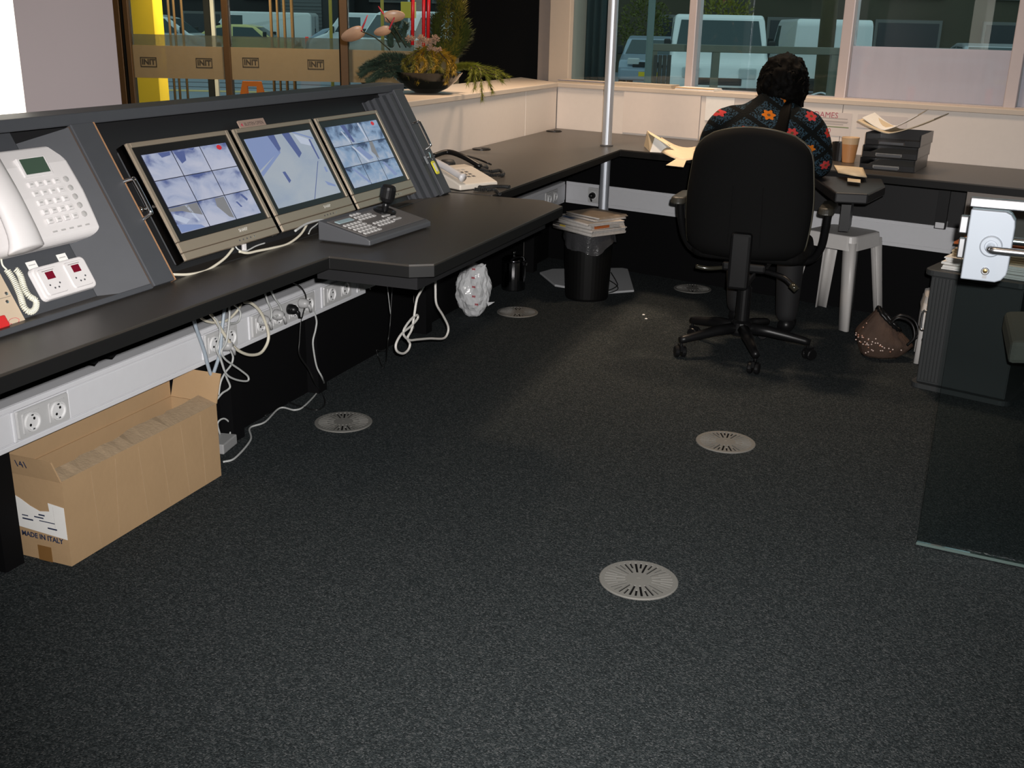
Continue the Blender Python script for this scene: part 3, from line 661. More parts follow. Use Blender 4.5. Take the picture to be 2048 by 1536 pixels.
def plug(M, material, parent=None, label=None, name='power_plug'):
    t = thing(name, label, 'plug', M)
    MB().lathe([(.0, .0), (.0175, 0), (.0185, .006), (.016, .022), (.010, .032), (0, .034)], 16).build('body', material, t, world=False, smooth=True)
    MB().tube([(0, .0, .026), (.006, -.012, .034), (.012, -.03, .032)], [.007, .006, .0045], 8).build('strain_relief', material, t, world=False, smooth=True)
    return t
q = MBK @ frame((bx, -TB-.0095, (UZ0+UZ1)/2), (1, 0, 0), (0, 0, 1))
plug(q, BLKPL, label='black plug in the single socket behind the metal pole')
# ------------------------------------------------------------------ monitor console
CO = Vector((-1.58, 0, .752)); CTOP = Vector((-1.785, 0, 1.12)); CL = (CTOP-CO).length
MC = frame(CO, (0, 1, 0), CTOP-CO)          # local x = along the desk, y = up the slope, z = out of the face
CN = np.array([MC[0][2], MC[1][2], MC[2][2]])
def onC(x, y, n=0.):
    o = np.array(CO)+CN*n; p = onplane(x, y, o, CN); v = MC.inverted() @ Vector(p); return v.x, v.y
cs = thing('monitor_console', 'dark grey sloping console housing three monitors and a phone panel', 'console', (-1.85, 2.2, ZD))
UE = 3.50
def cx(px, py, n=0): return onC(px, py, n)[0]
d0, d1 = 1.885, 1.965                         # divider between phone bay and monitor bay
# slab on top, back, bays
MB().box((-1.875, .9, 1.096), (-1.775, UE+.03, 1.122)).build('top_slab', CGREY, cs, bevel=.003)
MB().box((.9, .005, -.092), (UE-.02, .444, -.078), MC).build('rear_board', CDARK, cs)
Mi = MC
MB().box((d1-.0, .004, -.075), (3.36, .436, -.062), MC).build('monitor_bay_back', CDARK, cs)
MB().box((.9, .012, -.075), (d0-.10, .424, -.06), MC).build('phone_panel', CGREY, cs, bevel=.002)
MB().add([(d0-.10, .012, -.06), (d0, .012, 0), (d0, CL-.03, 0), (d0-.10, CL-.03, -.06), (d0-.10, .012, -.075), (d0, .012, -.03), (d0, CL-.03, -.03), (d0-.10, CL-.03, -.075)], [(0, 1, 2, 3), (7, 6, 5, 4), (0, 4, 5, 1), (1, 5, 6, 2), (2, 6, 7, 3), (3, 7, 4, 0)], MC).build('bay_cheek', CGREY, cs)
MB().box((.9, .0, -.075), (d0, .012, .004), MC).build('lower_lip', CGREY, cs, bevel=.002)
MB().box((d0+.004, .003, -.05), (d1-.006, CL-.025, .006), MC).build('divider_board', CGREY, cs, bevel=.002)
MB().box((d0, .004, -.05), (d0+.0035, CL-.028, .001), MC).build('divider_joint', mat('joint_brown', (.07, .05, .04), .7), cs)
lab(MB().box((d1-.0055, .003, -.05), (d1+.0, CL-.025, .004), MC).build('divider_edge', CEDGE, cs), 'raw orange brown board edge')
xs2 = [3.305, 3.325, 3.345, 3.375, 3.405, 3.435]
for k, (a, c) in enumerate(zip(xs2[:-1], xs2[1:])):
    MB().box((a+.0015, .006, -.074+.014*k), (c-.0015, CL-.03, -.058+.014*k), MC).build('cheek_board', CGREY, cs)
MB().box((3.437, .003, -.074), (UE, CL-.02, .006), MC).build('end_board', CGREY, cs, bevel=.002)
pts = [(-1.60, ZD+.001), (-1.80, 1.092), (-1.87, 1.092), (-1.68, ZD+.001)]
MB().prism([(a, b_) for a, b_ in pts], UE-.02, UE+.005, Matrix(((1, 0, 0, 0), (0, 0, 1, 0), (0, 1, 0, 0), (0, 0, 0, 1)))).build('end_cheek', CGREY, cs)
def handle(u, v0, v1, n, lb=None):
    path = spline([(u, v0, n), (u+.006, v0+.004, n+.02), (u+.006, v0+.012, n+.026), (u+.006, v1-.012, n+.026), (u+.006, v1-.004, n+.02), (u, v1, n)], 5)
    return MB().tube(path, .0045, 10, MC).build('pull_handle', CHROME, cs, smooth=True)
handle(d1-.005, .155, .25, .003); handle(3.452, .17, .27, .006)
MB().lathe([(0, 0), (.008, 0), (.009, .004), (.004, .006), (.003, .02), (.005, .024), (0, .026)], 12, MC @ T3((1.99, .185, -.02)) @ Matrix.Rotation(math.pi/2, 4, 'Y')).build('latch_knob', CHROME, cs, smooth=True)
lk = MB().lathe([(0, .006), (.009, .006), (.009, .011), (.006, .013), (0, .013)], 16, MC @ T3((3.452, .143, 0))).build('lock', CHROME, cs, smooth=False)
lab(MB().box((3.425-.006, .12, .006), (3.425+.006, .148, .007), MC).build('sticker', mat('sticker_grey', (.35, .36, .38), .5), cs), 'small pale sticker')
kt = thing('key_tag', 'yellow key tag hanging from the console lock', 'key tag', MC @ T3((3.455, .112, .009)))
kb = MB().prism(rrect(.024, .05, .008, cy=-.012), .0, .004).build('fob', mat('tag_yellow', (.80, .72, .04), .4), kt, world=False)
MB().box((-.007, -.028, .004), (.007, .004, .0045)).build('paper_label', PAPER, kb, world=False)
MB().tube([(.011*math.cos(a_*.52), .028+.011*math.sin(a_*.52), .005) for a_ in range(12)], .0012, 6, closed=True).build('ring', CHROME, kt, world=False)
MB().box((-.0025, .03, .004), (.0025, .045, .006)).build('key', CHROME, kt, world=False)
# bottom sill of the monitor bay
MB().box((d1, 0, -.06), (3.43, .010, -.02), MC).build('bay_sill', CDARK, cs)
# ------------------------------------------------------------------ monitors
def screen_mat(name, base, dark, accent, grid=True, sc=5., seed=0.):
    mm = bpy.data.materials.new(name); mm.use_nodes = True; nt = mm.node_tree; b = nt.nodes['Principled BSDF']
    N = nt.nodes.new; Lk = nt.links.new
    tc = N('ShaderNodeTexCoord'); mp = N('ShaderNodeMapping'); mp.inputs['Scale'].default_value = (3, 3, 1) if grid else (1, 1, 1); Lk(tc.outputs['Generated'], mp.inputs[0])
    sep = N('ShaderNodeSeparateXYZ'); Lk(mp.outputs[0], sep.inputs[0])
    def mth(op, a, b_=None):
        x = N('ShaderNodeMath'); x.operation = op
        for i, v in enumerate((a, b_)):
            if v is None: continue
            if isinstance(v, (int, float)): x.inputs[i].default_value = v
            else: Lk(v, x.inputs[i])
        return x.outputs[0]
    nz = N('ShaderNodeTexNoise'); nz.noise_dimensions = '4D'; nz.inputs['W'].default_value = seed; nz.inputs['Scale'].default_value = sc; nz.inputs['Detail'].default_value = 5; nz.inputs['Distortion'].default_value = .6
    Lk(tc.outputs['Generated'], nz.inputs['Vector'])
    fx = mth('FRACT', sep.outputs[0]); fy = mth('FRACT', sep.outputs[1])
    v = mth('SUBTRACT', nz.outputs['Fac'], mth('MULTIPLY', mth('SUBTRACT', fy, .35), .22) if grid else 0.)
    cr = N('ShaderNodeValToRGB'); e = cr.color_ramp.elements; e[0].position = .27; e[0].color = (*dark, 1); e[1].position = .62; e[1].color = (*accent, 1); k = e.new(.43); k.color = (*base, 1)
    Lk(v, cr.inputs[0]); col = cr.outputs[0]
    if grid:
        ln = mth('MAXIMUM', mth('GREATER_THAN', mth('ABSOLUTE', mth('SUBTRACT', fx, .5)), .487), mth('GREATER_THAN', mth('ABSOLUTE', mth('SUBTRACT', fy, .5)), .485))
        mx = N('ShaderNodeMixRGB'); Lk(ln, mx.inputs[0]); Lk(col, mx.inputs[1]); mx.inputs[2].default_value = (.01, .012, .03, 1); col = mx.outputs[0]
    b.inputs['Base Color'].default_value = (.01, .01, .012, 1); b.inputs['Roughness'].default_value = .25; b.inputs['Specular IOR Level'].default_value = .25
    Lk(col, b.inputs['Emission Color']); b.inputs['Emission Strength'].default_value = 1.0
    return mm
SCR = [screen_mat('cctv_screen_snow', (.33, .37, .50), (.07, .10, .25), (.43, .45, .55), True, 4.2, 1.),
       screen_mat('cctv_screen_single', (.29, .34, .41), (.25, .30, .40), (.33, .37, .42), False, 1.6, 2.),
       screen_mat('cctv_screen_street', (.19, .28, .42), (.03, .05, .11), (.33, .38, .47), True, 5.5, 3.)]
LBM = ['monitor with nine camera pictures beside the orange brown board edge', 'middle monitor showing one large corridor picture', 'monitor with nine camera pictures beside the console lock and key tag']
BEZ = mat('black_bezel', (.008, .008, .008), .3)
DPIC = mat('screen_dark_blue', (.02, .03, .08), .4, emit=1., ecol=(.06, .08, .19)); MPIC = mat('screen_mid_blue', (.02, .03, .08), .4, emit=1., ecol=(.18, .23, .38))
LPIC = mat('screen_pale', (.02, .03, .08), .4, emit=1., ecol=(.42, .46, .53)); BPIC = mat('screen_brown', (.03, .03, .03), .4, emit=1., ecol=(.17, .17, .18)); RPIC = mat('screen_red', (.1, 0, 0), .4, emit=1., ecol=(.45, .02, .03))
for i, u in enumerate((2.03, 2.447, 2.864)):
    W, H, D = .395, .30, .045
    M = MC @ T3((u, .038, -.042)) @ Matrix.Rotation(math.radians(0), 4, 'X')
    t = thing('cctv_monitor', LBM[i], 'monitor', M, group='monitors in the console')
    MB().box((.006, .004, 0), (W-.006, H-.004, D-.012)).build('rear_case', DKGREY, t, world=False, bevel=.004)
    f = MB(); fw_ = .012
    f.box((0, .047, D-.014), (fw_, H, D)); f.box((W-fw_, .047, D-.014), (W, H, D)); f.box((fw_, H-fw_, D-.014), (W-fw_, H, D))
    f.build('frame', BRONZE, t, world=False, bevel=.002)
    MB().box((0, .020, D-.014), (W, .046, D)).build('lower_frame', BRONZE, t, world=False, bevel=.002)
    cp = MB().box((0, 0, D-.014), (W, .019, D)).build('control_panel', BRONZE, t, world=False, bevel=.002)
    for k in range(5):
        MB().lathe([(0, 0), (.0022, 0), (.0022, .001), (0, .0014)], 8, T3((.22+k*.016, .010, D))).build('button', CHROME if k == 4 else DKGREY, cp, world=False)
    for x in (-.004, W+.001):
        MB().box((x, .0, D-.03), (x+.003, H, D-.004)).build('side_trim', CHROME, t, world=False, bevel=.001)
    MB().box((fw_, .047, D-.012), (W-fw_, H-fw_, D-.004)).build('bezel', BEZ, t, world=False)
    x0, x1, y0, y1 = .031, W-.031, .064, H-.032
    sc = MB().box((x0, y0, D-.004), (x1, y1, D-.0025)).build('screen', SCR[i], t, world=False)
    zp = D-.0021; cw, ch = (x1-x0), (y1-y0)
    def pic(poly, m_):
        MB().prism([(x0+a*cw, y0+b_*ch) for a, b_ in poly], D-.0026, zp).build('screen_picture', m_, sc, world=False)
    if i == 1:
        pic([(.33, 1), (.43, 1), (.43, .80), (.38, .74)], DPIC); pic([(.55, 1), (.66, 1), (.70, .68), (.63, .62)], DPIC)
        pic([(0, .52), (.40, .78), (.40, .74), (0, .46)], MPIC); pic([(0, .55), (0, 1), (.33, 1), (.38, .76)], MPIC)
        pic([(.29, .47), (.33, .47), (.35, .33), (.31, .30)], DPIC); pic([(.70, 1), (.74, 1), (.98, .88), (.98, .85)], MPIC)
        pic([(.90, .86), (.93, .86), (.93, .55), (.91, .55)], DPIC); pic([(.72, .97), (.76, .82), (.90, .76), (.91, .86)], LPIC)
        pic([(.88, .52), (.89, .52), (.56, 0), (.55, 0)], DPIC); pic([(.93, .42), (.96, .42), (.96, .34), (.93, .34)], MPIC); pic([(.84, .22), (.97, .13), (.97, .10), (.86, .15)], MPIC)
    else:
        pic([(.86, .96), (.88, .98), (.90, .98), (.92, .96), (.92, .935), (.90, .915), (.88, .915), (.86, .935)], RPIC)
    if i == 0:
        pic([(.18, .99), (.31, .99), (.30, .945), (.2, .93)], DPIC); pic([(.35, .97), (.47, .97), (.44, .85), (.38, .82)], DPIC); pic([(.52, .99), (.6, .99), (.57, .96)], DPIC)
        pic([(.0, .32), (.32, .32), (.32, .16), (.12, .26), (0, .28)], BPIC); pic([(.18, .32), (.21, .32), (.26, .10), (.24, .1)], LPIC); pic([(.02, .25), (.16, .14), (.10, .10), (.01, .18)], LPIC)
        pic([(.54, .32), (.65, .32), (.65, .03), (.60, .06), (.52, .22)], BPIC); pic([(.85, .3), (.88, .3), (.92, .22), (.9, .2)], DPIC); pic([(.76, .22), (.78, .22), (.81, .14), (.79, .14)], DPIC)
        pic([(.0, .12), (.25, .05), (.28, .01), (.01, .01)], MPIC)
    if i == 2:
        pic([(.28, .99), (.36, .99), (.40, .70), (.36, .70)], DPIC); pic([(.66, .66), (.72, .66), (.70, .36), (.62, .5)], BPIC); pic([(.60, .99), (.63, .99), (.66, .70), (.64, .70)], LPIC)
        pic([(.30, .64), (.33, .64), (.50, .35), (.46, .35)], LPIC); pic([(.24, .9), (.26, .9), (.33, .72), (.31, .7)], LPIC); pic([(.12, .30), (.16, .3), (.34, .04), (.3, .03)], MPIC); pic([(.72, .3), (.76, .3), (.9, .05), (.84, .04)], MPIC)
        pic([(.36, .6), (.44, .62), (.6, .4), (.5, .38)], MPIC)
    text('SHARP', .0125, T3((.255, .034, D)), mat('silver_print', (.75, .74, .70), .3, metal=.3), t, name='logo_text', ext=.0003)
# small sign above the middle monitor
a = onC(476, 250, -.03); c = onC(540, 243, -.03)
sg = thing('name_plate', 'small brown sign with a red arrow above the middle monitor', 'sign', MC @ T3(((a[0]+c[0])/2, .360, -.04)))
MB().prism(rrect(.125, .026, .002), 0, .004).build('plate', mat('plate_brown', (.34, .24, .19), .5), sg, world=False)
MB().prism([(-.056, 0), (-.048, .005), (-.048, -.005)], .004, .0045).build('arrow', REDINK, sg, world=False)
text('BUITEN OPEN', .0145, T3((.007, 0, .004)), mat('faded_print', (.10, .07, .06), .6), sg, ext=.0003)
# ------------------------------------------------------------------ phone panel equipment
NP = -.06
a = onC(100, 303, NP+.02); c = onC(182, 462, NP+.02)
ph = thing('desk_phone', 'white wall phone with a green display and handset on the console', 'phone', MC @ T3((1.68, .155, NP)))
pw, phh = .20, .215
prof = [(0, 0), (0, .03), (.01, .042), (.10, .050), (.17, .046), (phh, .030), (phh, 0)]
b = MB(); n = len(prof)
X0, X1 = -.16, .185
secs = [(X0, .9), (-.005, 1.0), (0, .92), (X1-.012, .92), (X1, .55)]
vs = [(x, v, z*s) for x, s in secs for v, z in prof]
fs = [tuple(range(n))[::-1], tuple(range((len(secs)-1)*n, len(secs)*n))]
for j in range(len(secs)-1):
    for k in range(n): fs.append((j*n+k, j*n+(k+1) % n, (j+1)*n+(k+1) % n, (j+1)*n+k))
b.add(vs, fs).build('housing', WHT, ph, world=False, bevel=.006, seg=3)
# handset along the left half
hs = MB(); path = [(-.06, -.004, .05), (-.06, .03, .064), (-.06, .105, .070), (-.06, .175, .064), (-.06, .21, .052)]
hp = spline(path, 5)
vsn = []
for i, p in enumerate(hp):
    t_ = i/(len(hp)-1); w_ = .034+.012*abs(2*t_-1)**2; th = .016+.008*abs(2*t_-1)**3
    for k in range(12):
        a_ = 2*math.pi*k/12; vsn.append((p.x+w_*math.cos(a_), p.y, p.z+th*math.sin(a_)))
m_ = len(hp); fs = [tuple(range(12))[::-1], tuple(range((m_-1)*12, m_*12))]
for j in range(m_-1):
    for k in range(12): fs.append((j*12+k, j*12+(k+1) % 12, (j+1)*12+(k+1) % 12, (j+1)*12+k))
hs.add(vsn, fs).build('handset', WHT, ph, world=False, smooth=True, bevel=.004)
MB().box((.035, .145, .036), (.115, .188, .0465)).build('display_frame', WHT, ph, world=False, bevel=.002)
MB().box((.042, .15, .0465), (.108, .184, .0475)).build('display', mat('lcd_green', (.05, .085, .06), .2, spec=.6), ph, world=False)
for r_ in range(5):
    for c_ in range(5):
        x = .040+c_*.0235; y = .128-r_*.0205; z = .0455
        if c_ == 4: MB().lathe([(0, 0), (.0065, 0), (.0065, .003), (0, .004)], 12, T3((x+.004, y, z))).build('round_key', KEYG, ph, world=False)
        else:
            k = MB().box((x-.008, y-.006, z-.003), (x+.008, y+.006, z+.003)).build('key', WHT, ph, world=False, bevel=.0015)
            MB().box((x-.004, y-.0015, z+.003), (x+.004, y+.002, z+.0033)).build('key_print', KEYG, k, world=False)
for c_ in range(5): MB().box((.04+c_*.0235-.006, .021, .0435), (.04+c_*.0235+.006, .024, .045)).build('label_line', KEYG, ph, world=False)
# coiled cord of the white phone
def coil(path, r, w_, turns, seg=6, steps=10):
    P = spline(path, 14); L = [0]
    for a_, b_ in zip(P[:-1], P[1:]): L.append(L[-1]+(b_-a_).length)
    out = []; n_ = turns*steps
    for i in range(n_+1):
        s = L[-1]*i/n_; j = max(k for k in range(len(L)) if L[k] <= s+1e-9); j = min(j, len(P)-2)
        f_ = (s-L[j])/max(1e-9, L[j+1]-L[j]); p = P[j].lerp(P[j+1], f_); t_ = (P[j+1]-P[j]).normalized()
        u_ = t_.cross(Vector((.3, .2, 1))).normalized(); v_ = t_.cross(u_); a_ = 2*math.pi*turns*i/n_
        out.append(p+(u_*math.cos(a_)+v_*math.sin(a_))*r)
    return MB().tube(out, w_, seg)
def c3(px, py, n): u_, v_ = onC(px, py, n); return MC @ Vector((u_, v_, n))
pts = [c3(px, py, NP+.012) for px, py in ((14, 540), (28, 562), (40, 590), (47, 612), (58, 624), (70, 618), (72, 602), (58, 592), (48, 575), (40, 550), (30, 538))]
tag(coil(pts, .0055, .0016, 56, 5, 8).build('coiled_cord', mat('cord_ivory', (.74, .73, .62), .45), smooth=True), 'ivory coiled phone cord hanging below the white console phone', 'cord')
cab = MB().tube(spline([c3(2, 515, NP+.01), c3(5, 530, NP+.01), c3(14, 540, NP+.01)], 6), .002, 6); tag(cab.build('phone_lead', mat('cord_ivory', (0, 0, 0)), smooth=True), 'short straight ivory lead joining the white phone to its coiled cord', 'cord')
# double thermostat plate
th = thing('thermostat_plate', 'white double control plate with two small red displays on the console', 'control plate', MC @ T3((1.716, .086, NP)))
pl = MB().prism(rrect(.155, .075, .012), 0, .013, top=.95).build('frame', WHT, th, world=False, bevel=.003)
for s in (-.037, .037):
    cv = MB().prism(rrect(.058, .058, .008, cx=s), .013, .016, top=.95).build('insert', WHT, th, world=False)
    MB().box((s-.012, .004, .016), (s+.010, .020, .0165)).build('display', mat('display_red', (.16, .006, .02), .2), cv, world=False)
    MB().box((s-.018, .0225, .016), (s+.014, .0235, .0163)).build('print_line', mat('faded_print', (0, 0, 0)), cv, world=False)
    for dx, dy in ((-.014, -.008), (.013, -.008), (-.005, -.016), (.006, -.016)):
        MB().lathe([(0, 0), (.0022, 0), (.0018, .001), (0, .0012)], 8, T3((s+dx, dy, .016))).build('button', DKGREY, cv, world=False)
for s in (-.055, .03):
    k = MB().box((s-.013, .036, .001), (s+.013, .053, .002)).build('paper_label', PAPER, th, world=False)
    MB().box((s-.009, .044, .002), (s+.009, .046, .0022)).build('print_line', KEYG, k, world=False)
# beige intercom panel at the edge of the frame
ic = thing('intercom_panel', 'beige screw-fixed alarm panel with a red key at the left end of the console', 'alarm panel', MC @ T3((1.50, .075, NP)))
MB().box((-.11, -.062, 0), (.072, .055, .008)).build('plate', mat('panel_beige', (.56, .45, .33), .5), ic, world=False, bevel=.001)
MB().box((-.11, .005, .008), (.068, .0056, .0085)).build('joint', DKGREY, ic, world=False)
for x, y in ((.06, .012), (.052, -.004), (.062, -.055)): MB().lathe([(0, 0), (.004, 0), (.0035, .002), (0, .0026)], 10, T3((x, y, .008))).build('screw', STEEL, ic, world=False)
MB().box((-.02, -.052, .008), (.025, -.028, .018)).build('key_red', mat('red_plastic', (.6, .03, .03), .3), ic, world=False, bevel=.003)
MB().lathe([(0, 0), (.006, 0), (.005, .006), (0, .007)], 12, T3((.006, -.012, .008))).build('led', mat('red_plastic', (0, 0, 0)), ic, world=False)
text('2', .02, T3((-.005, .02, .008)), KEYG, ic, ext=.0003)
MB().tube([(.045+.013*math.cos(k*.52), -.044+.006*math.sin(k*.52), .0083) for k in range(12)], .0005, 4, closed=True).build('print_ring', REDINK, ic, world=False)
# lamp column standing on the console
q = onx(62, 243, -1.95)
ly = float(q[1])
lp = thing('light_column', 'glowing white light column standing behind the console beside the pale wall', 'lamp', (-1.99, ly-.07, ZD))
MB().box((-2.07, ly-.14, ZD), (-1.945, ly, ZD+.02)).build('base', WHT, lp, bevel=.003)
MB().box((-2.065, ly-.135, ZD+.02), (-1.95, ly-.005, 1.95)).build('diffuser', mat('lit_diffuser', (.9, .88, .8), .5, emit=1.7, ecol=(1, .93, .80)), lp, bevel=.01)
# ------------------------------------------------------------------ joystick keyboard
k0 = onz(660, 490, ZD); k1 = onz(740, 495, ZD); k2 = onz(862, 455, ZD)
kdir = Vector((k2-k1)); kdir.z = 0; KL = kdir.length; kdir.normalize()
kbM = frame((float(k1[0]), float(k1[1]), ZD), kdir, (-kdir.y, kdir.x, 0))
kbd = thing('joystick_keyboard', 'grey camera control keyboard with a joystick on the worktop', 'keyboard', kbM)
KD = .165
prof = [(0, .004), (0, .018), (.012, .024), (KD, .058), (KD, .004)]
MB().prism(prof, 0, KL, Matrix(((0, 0, 1, 0), (1, 0, 0, 0), (0, 1, 0, 0), (0, 0, 0, 1)))).build('case', DKGREY, kbd, world=False, bevel=.003)
for x in (.02, KL-.02):
    MB().box((x-.008, .01, .0002), (x+.008, KD-.01, .004)).build('foot', RUB, kbd, world=False)
sl = math.atan2(.034, KD-.012); KM = T3((0, .012, .024)) @ Matrix.Rotation(sl, 4, 'X')
KTOP = mat('keyboard_top', (.13, .12, .115), .5)
MB().box((.012, .006, 0), (KL-.012, KD-.03, .0015), KM).build('top_plate', KTOP, kbd, world=False)
MB().box((.03, .105, .0015), (.105, .122, .003), KM).build('display', mat('lcd_pale_blue', (.38, .50, .53), .2), kbd, world=False)
keys = [(.028+c_*.018, .085-r_*.0165) for r_ in range(5) for c_ in range(5)]+[(.125+c_*.0175, .112-r_*.016) for r_ in range(2) for c_ in range(7)]+[(.135+c_*.0175, .055-r_*.0165) for r_ in range(2) for c_ in range(7)]+[(.13+c_*.0175, .13) for c_ in range(3)]
KMESH = None
for (x, y) in keys:
    if x > KL-.14: continue
    if KMESH is None:
        hk = MB().box((-.0065, -.0048, 0), (.0065, .0048, .004)).build('key', KEYG, kbd, world=False, bevel=.001); KMESH = hk['o']; ko = KMESH
    else:
        ko = KMESH.copy(); COL.objects.link(ko); ko.parent = kbd['o']
    ko.matrix_local = KM @ T3((x, y, .0015))
for r_ in range(3): MB().box((KL-.13+r_*.004, .075-r_*.017, .0015), (KL-.092+r_*.004, .083-r_*.017, .005), KM).build('wide_key', KEYG, kbd, world=False, bevel=.001)
J = KM @ T3((KL-.075, .105, .0015))
MB().lathe([(0, 0), (.034, 0), (.034, .005), (.028, .007), (.022, .004), (0, .006)], 24, J).build('joystick_ring', BLKPL, kbd, world=False)
js = MB().lathe([(.009, .004), (.010, .02), (.008, .026), (.019, .034), (.0225, .045), (.0225, .07), (.019, .078), (0, .079)], 20, J).build('joystick', BLKPL, kbd, world=False, smooth=False, bevel=.001)
# ------------------------------------------------------------------ floor grilles
GRM = mat('grille_grey', (.20, .195, .18), .45, metal=.2); GRD = mat('grille_slot_shade', (.004, .004, .004), .9, spec=.1)  # second one is near black: shade inside the slots put into the colour
def make_grille():
    t = thing('floor_grille', 'x', 'grille', (0, 0, 0), group='round grilles in the carpet')
    def arc(r0, r1, a0, a1, n, b, z0, z1):
        pts = [(r1*math.cos(a0+(a1-a0)*k/n), r1*math.sin(a0+(a1-a0)*k/n)) for k in range(n+1)]+[(r0*math.cos(a1-(a1-a0)*k/n), r0*math.sin(a1-(a1-a0)*k/n)) for k in range(n+1)]
        m2 = n+1; vs = [(x, y, z0) for x, y in pts]+[(x, y, z1) for x, y in pts]; fs = []
        for k in range(n): i = k; j = 2*m2-1-k; fs += [(len(pts)+i, len(pts)+i+1, len(pts)+j-1, len(pts)+j), (i, j, j-1, i+1)]
        L_ = len(pts); fs += [(i, (i+1) % L_, L_+(i+1) % L_, L_+i) for i in range(L_)]
        b.add(vs, fs)
    MB().lathe([(0, .0006), (.096, .0006), (.096, .0012), (0, .0012)], 40).build('shade_disc', GRD, t, world=False)  # flat disc on the carpet, black in place of real depth shade
    rim = MB(); rim.lathe([(.0865, .001), (.0865, .0045), (.098, .0045), (.1, .003), (.1, .0005)], 48); rim.build('rim', GRM, t, world=False)
    MB().lathe([(.034, .001), (.034, .0045), (.006, .0048), (.005, .0044), (0, .0044)], 32).build('hub', GRM, t, world=False)
    vm = None
    ai, ao = .0058/2, .0245/2
    for k in range(18):
        if vm is None:
            hs_ = .0026
            poly = [(.032, -ai), (.0875, -ao), (.0875, -hs_), (.056, -hs_), (.056, hs_), (.0875, hs_), (.0875, ao), (.032, ai)]
            b = MB(); n_ = 8; vs = [(x, y, .0015) for x, y in poly]+[(x, y, .0046) for x, y in poly]
            b.add(vs, [(8, 9, 10, 11), (8, 11, 12, 15), (15, 12, 13, 14)]+[(i, (i+1) % 8, 8+(i+1) % 8, 8+i) for i in range(8)])
            hv = b.build('vane', GRM, t, world=False); vm = hv['o']
        else:
            o = vm.copy(); COL.objects.link(o); o.parent = t['o']; o.rotation_euler = (0, 0, 2*math.pi*k/18)
    return t
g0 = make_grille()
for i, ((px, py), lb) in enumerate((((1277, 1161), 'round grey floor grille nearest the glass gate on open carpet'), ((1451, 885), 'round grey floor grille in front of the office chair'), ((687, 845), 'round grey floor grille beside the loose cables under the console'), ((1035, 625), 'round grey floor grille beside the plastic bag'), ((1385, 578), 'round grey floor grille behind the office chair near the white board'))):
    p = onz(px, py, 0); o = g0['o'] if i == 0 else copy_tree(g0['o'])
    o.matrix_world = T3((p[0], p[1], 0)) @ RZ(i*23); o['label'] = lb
# ------------------------------------------------------------------ cardboard box
bx0, bx1, by0, by1, bh = -2.055, -1.89, 1.86, 2.49, .235
cb = thing('cardboard_box', 'open brown cardboard box with a torn paper label on the carpet', 'box', ((bx0+bx1)/2, (by0+by1)/2, 0))
t_ = .004
MB().box((bx1-t_, by0, .001), (bx1, by1, bh)).build('front_wall', CARD, cb); MB().box((bx0, by0, .001), (bx0+t_, by1, bh)).build('rear_wall', CARD, cb)
MB().box((bx0+t_, by0, .001), (bx1-t_, by0+t_, bh)).build('end_wall', CARD, cb); MB().box((bx0+t_, by1-t_, .001), (bx1-t_, by1, bh)).build('end_wall', CARD, cb)
MB().box((bx0+t_, by0+t_, .001), (bx1-t_, by1-t_, .005)).build('bottom', CARD, cb)
def flap(a, c, d, name='flap', m_=CARD, th=.004):
    a, c, d = Vector(a), Vector(c), Vector(d); n_ = (c-a).cross(d).normalized()*th
    return MB().add([a, c, c+d, a+d, a+n_, c+n_, c+d+n_, a+d+n_], [(0, 3, 2, 1), (4, 5, 6, 7), (0, 1, 5, 4), (1, 2, 6, 5), (2, 3, 7, 6), (3, 0, 4, 7)]).build(name, m_, cb)
fr = []; rnd = random.Random(3); nf = 26
for k in range(nf+1):
    y = by0+(by1-by0)*k/nf; l_ = .052+rnd.uniform(-.006, .004)+(.012 if k > 11 else 0)
    fr.append(((bx1, y, bh), (bx1-l_, y+.004, bh+.012+.004*rnd.random())))
b = MB(); vs = [p for q_ in fr for p in q_]
b.add(vs, [(2*k, 2*k+2, 2*k+3, 2*k+1) for k in range(nf)]); lab(b.build('front_flap', CARDL, cb, solid=.003), 'torn pale inner flap')
flap((bx0, by1, bh), (bx0, by0, bh), (-.0005, 0, .068), 'rear_flap')
flap((bx1, by1, bh), (bx0, by1, bh), (0.0, .03, .085), 'end_flap'); flap((bx0, by0, bh), (bx1, by0, bh), (-.012, -.012, .055), 'end_flap')
Me = frame(((bx0+bx1)/2, by0, 0), (1, 0, 0), (0, 0, 1))  # the end face, z points to -y
lb_ = MB().prism([(-.080, .085), (.080, .075), (.080, .163), (.03, .168), (.032, .145), (.0, .140), (-.03, .150), (-.06, .165), (-.080, .172)], .0005, .0012, Me).build('paper_label', PAPER, cb)
for (x, y, w_, h_) in ((-.02, .120, .03, .0035), (-.06, .118, .02, .003), (-.06, .108, .035, .004), (-.005, .112, .05, .0025), (.02, .095, .03, .004), (-.005, .128, .02, .004)):
    MB().box((x, y, .0012), (x+w_, y+h_, .0015), Me).build('print_line', INKB, lb_)
MB().box((.045, .05+.04, .0012), (.0455, .16, .0014), Me).build('print_line', KEYG, lb_)
text('MADE IN ITALY', .0195, cb['_M'].inverted() @ Me @ T3((-.003, .066, .0005)), INKB, cb, ext=.0004, bold=.02)
text('141', .027, cb['_M'].inverted() @ frame(((bx0+bx1)/2-.028, by0-.009, bh+.034), (1, 0, 0), (-.012, -.012, .055)) @ T3((0, 0, .005)), INKB, cb, ext=.0004)
lab(MB().box((-.022, .0, .0005), (.022, .042, .001), Me).build('brown_tape', mat('packing_tape', (.22, .11, .035), .3), cb), 'brown packing tape')
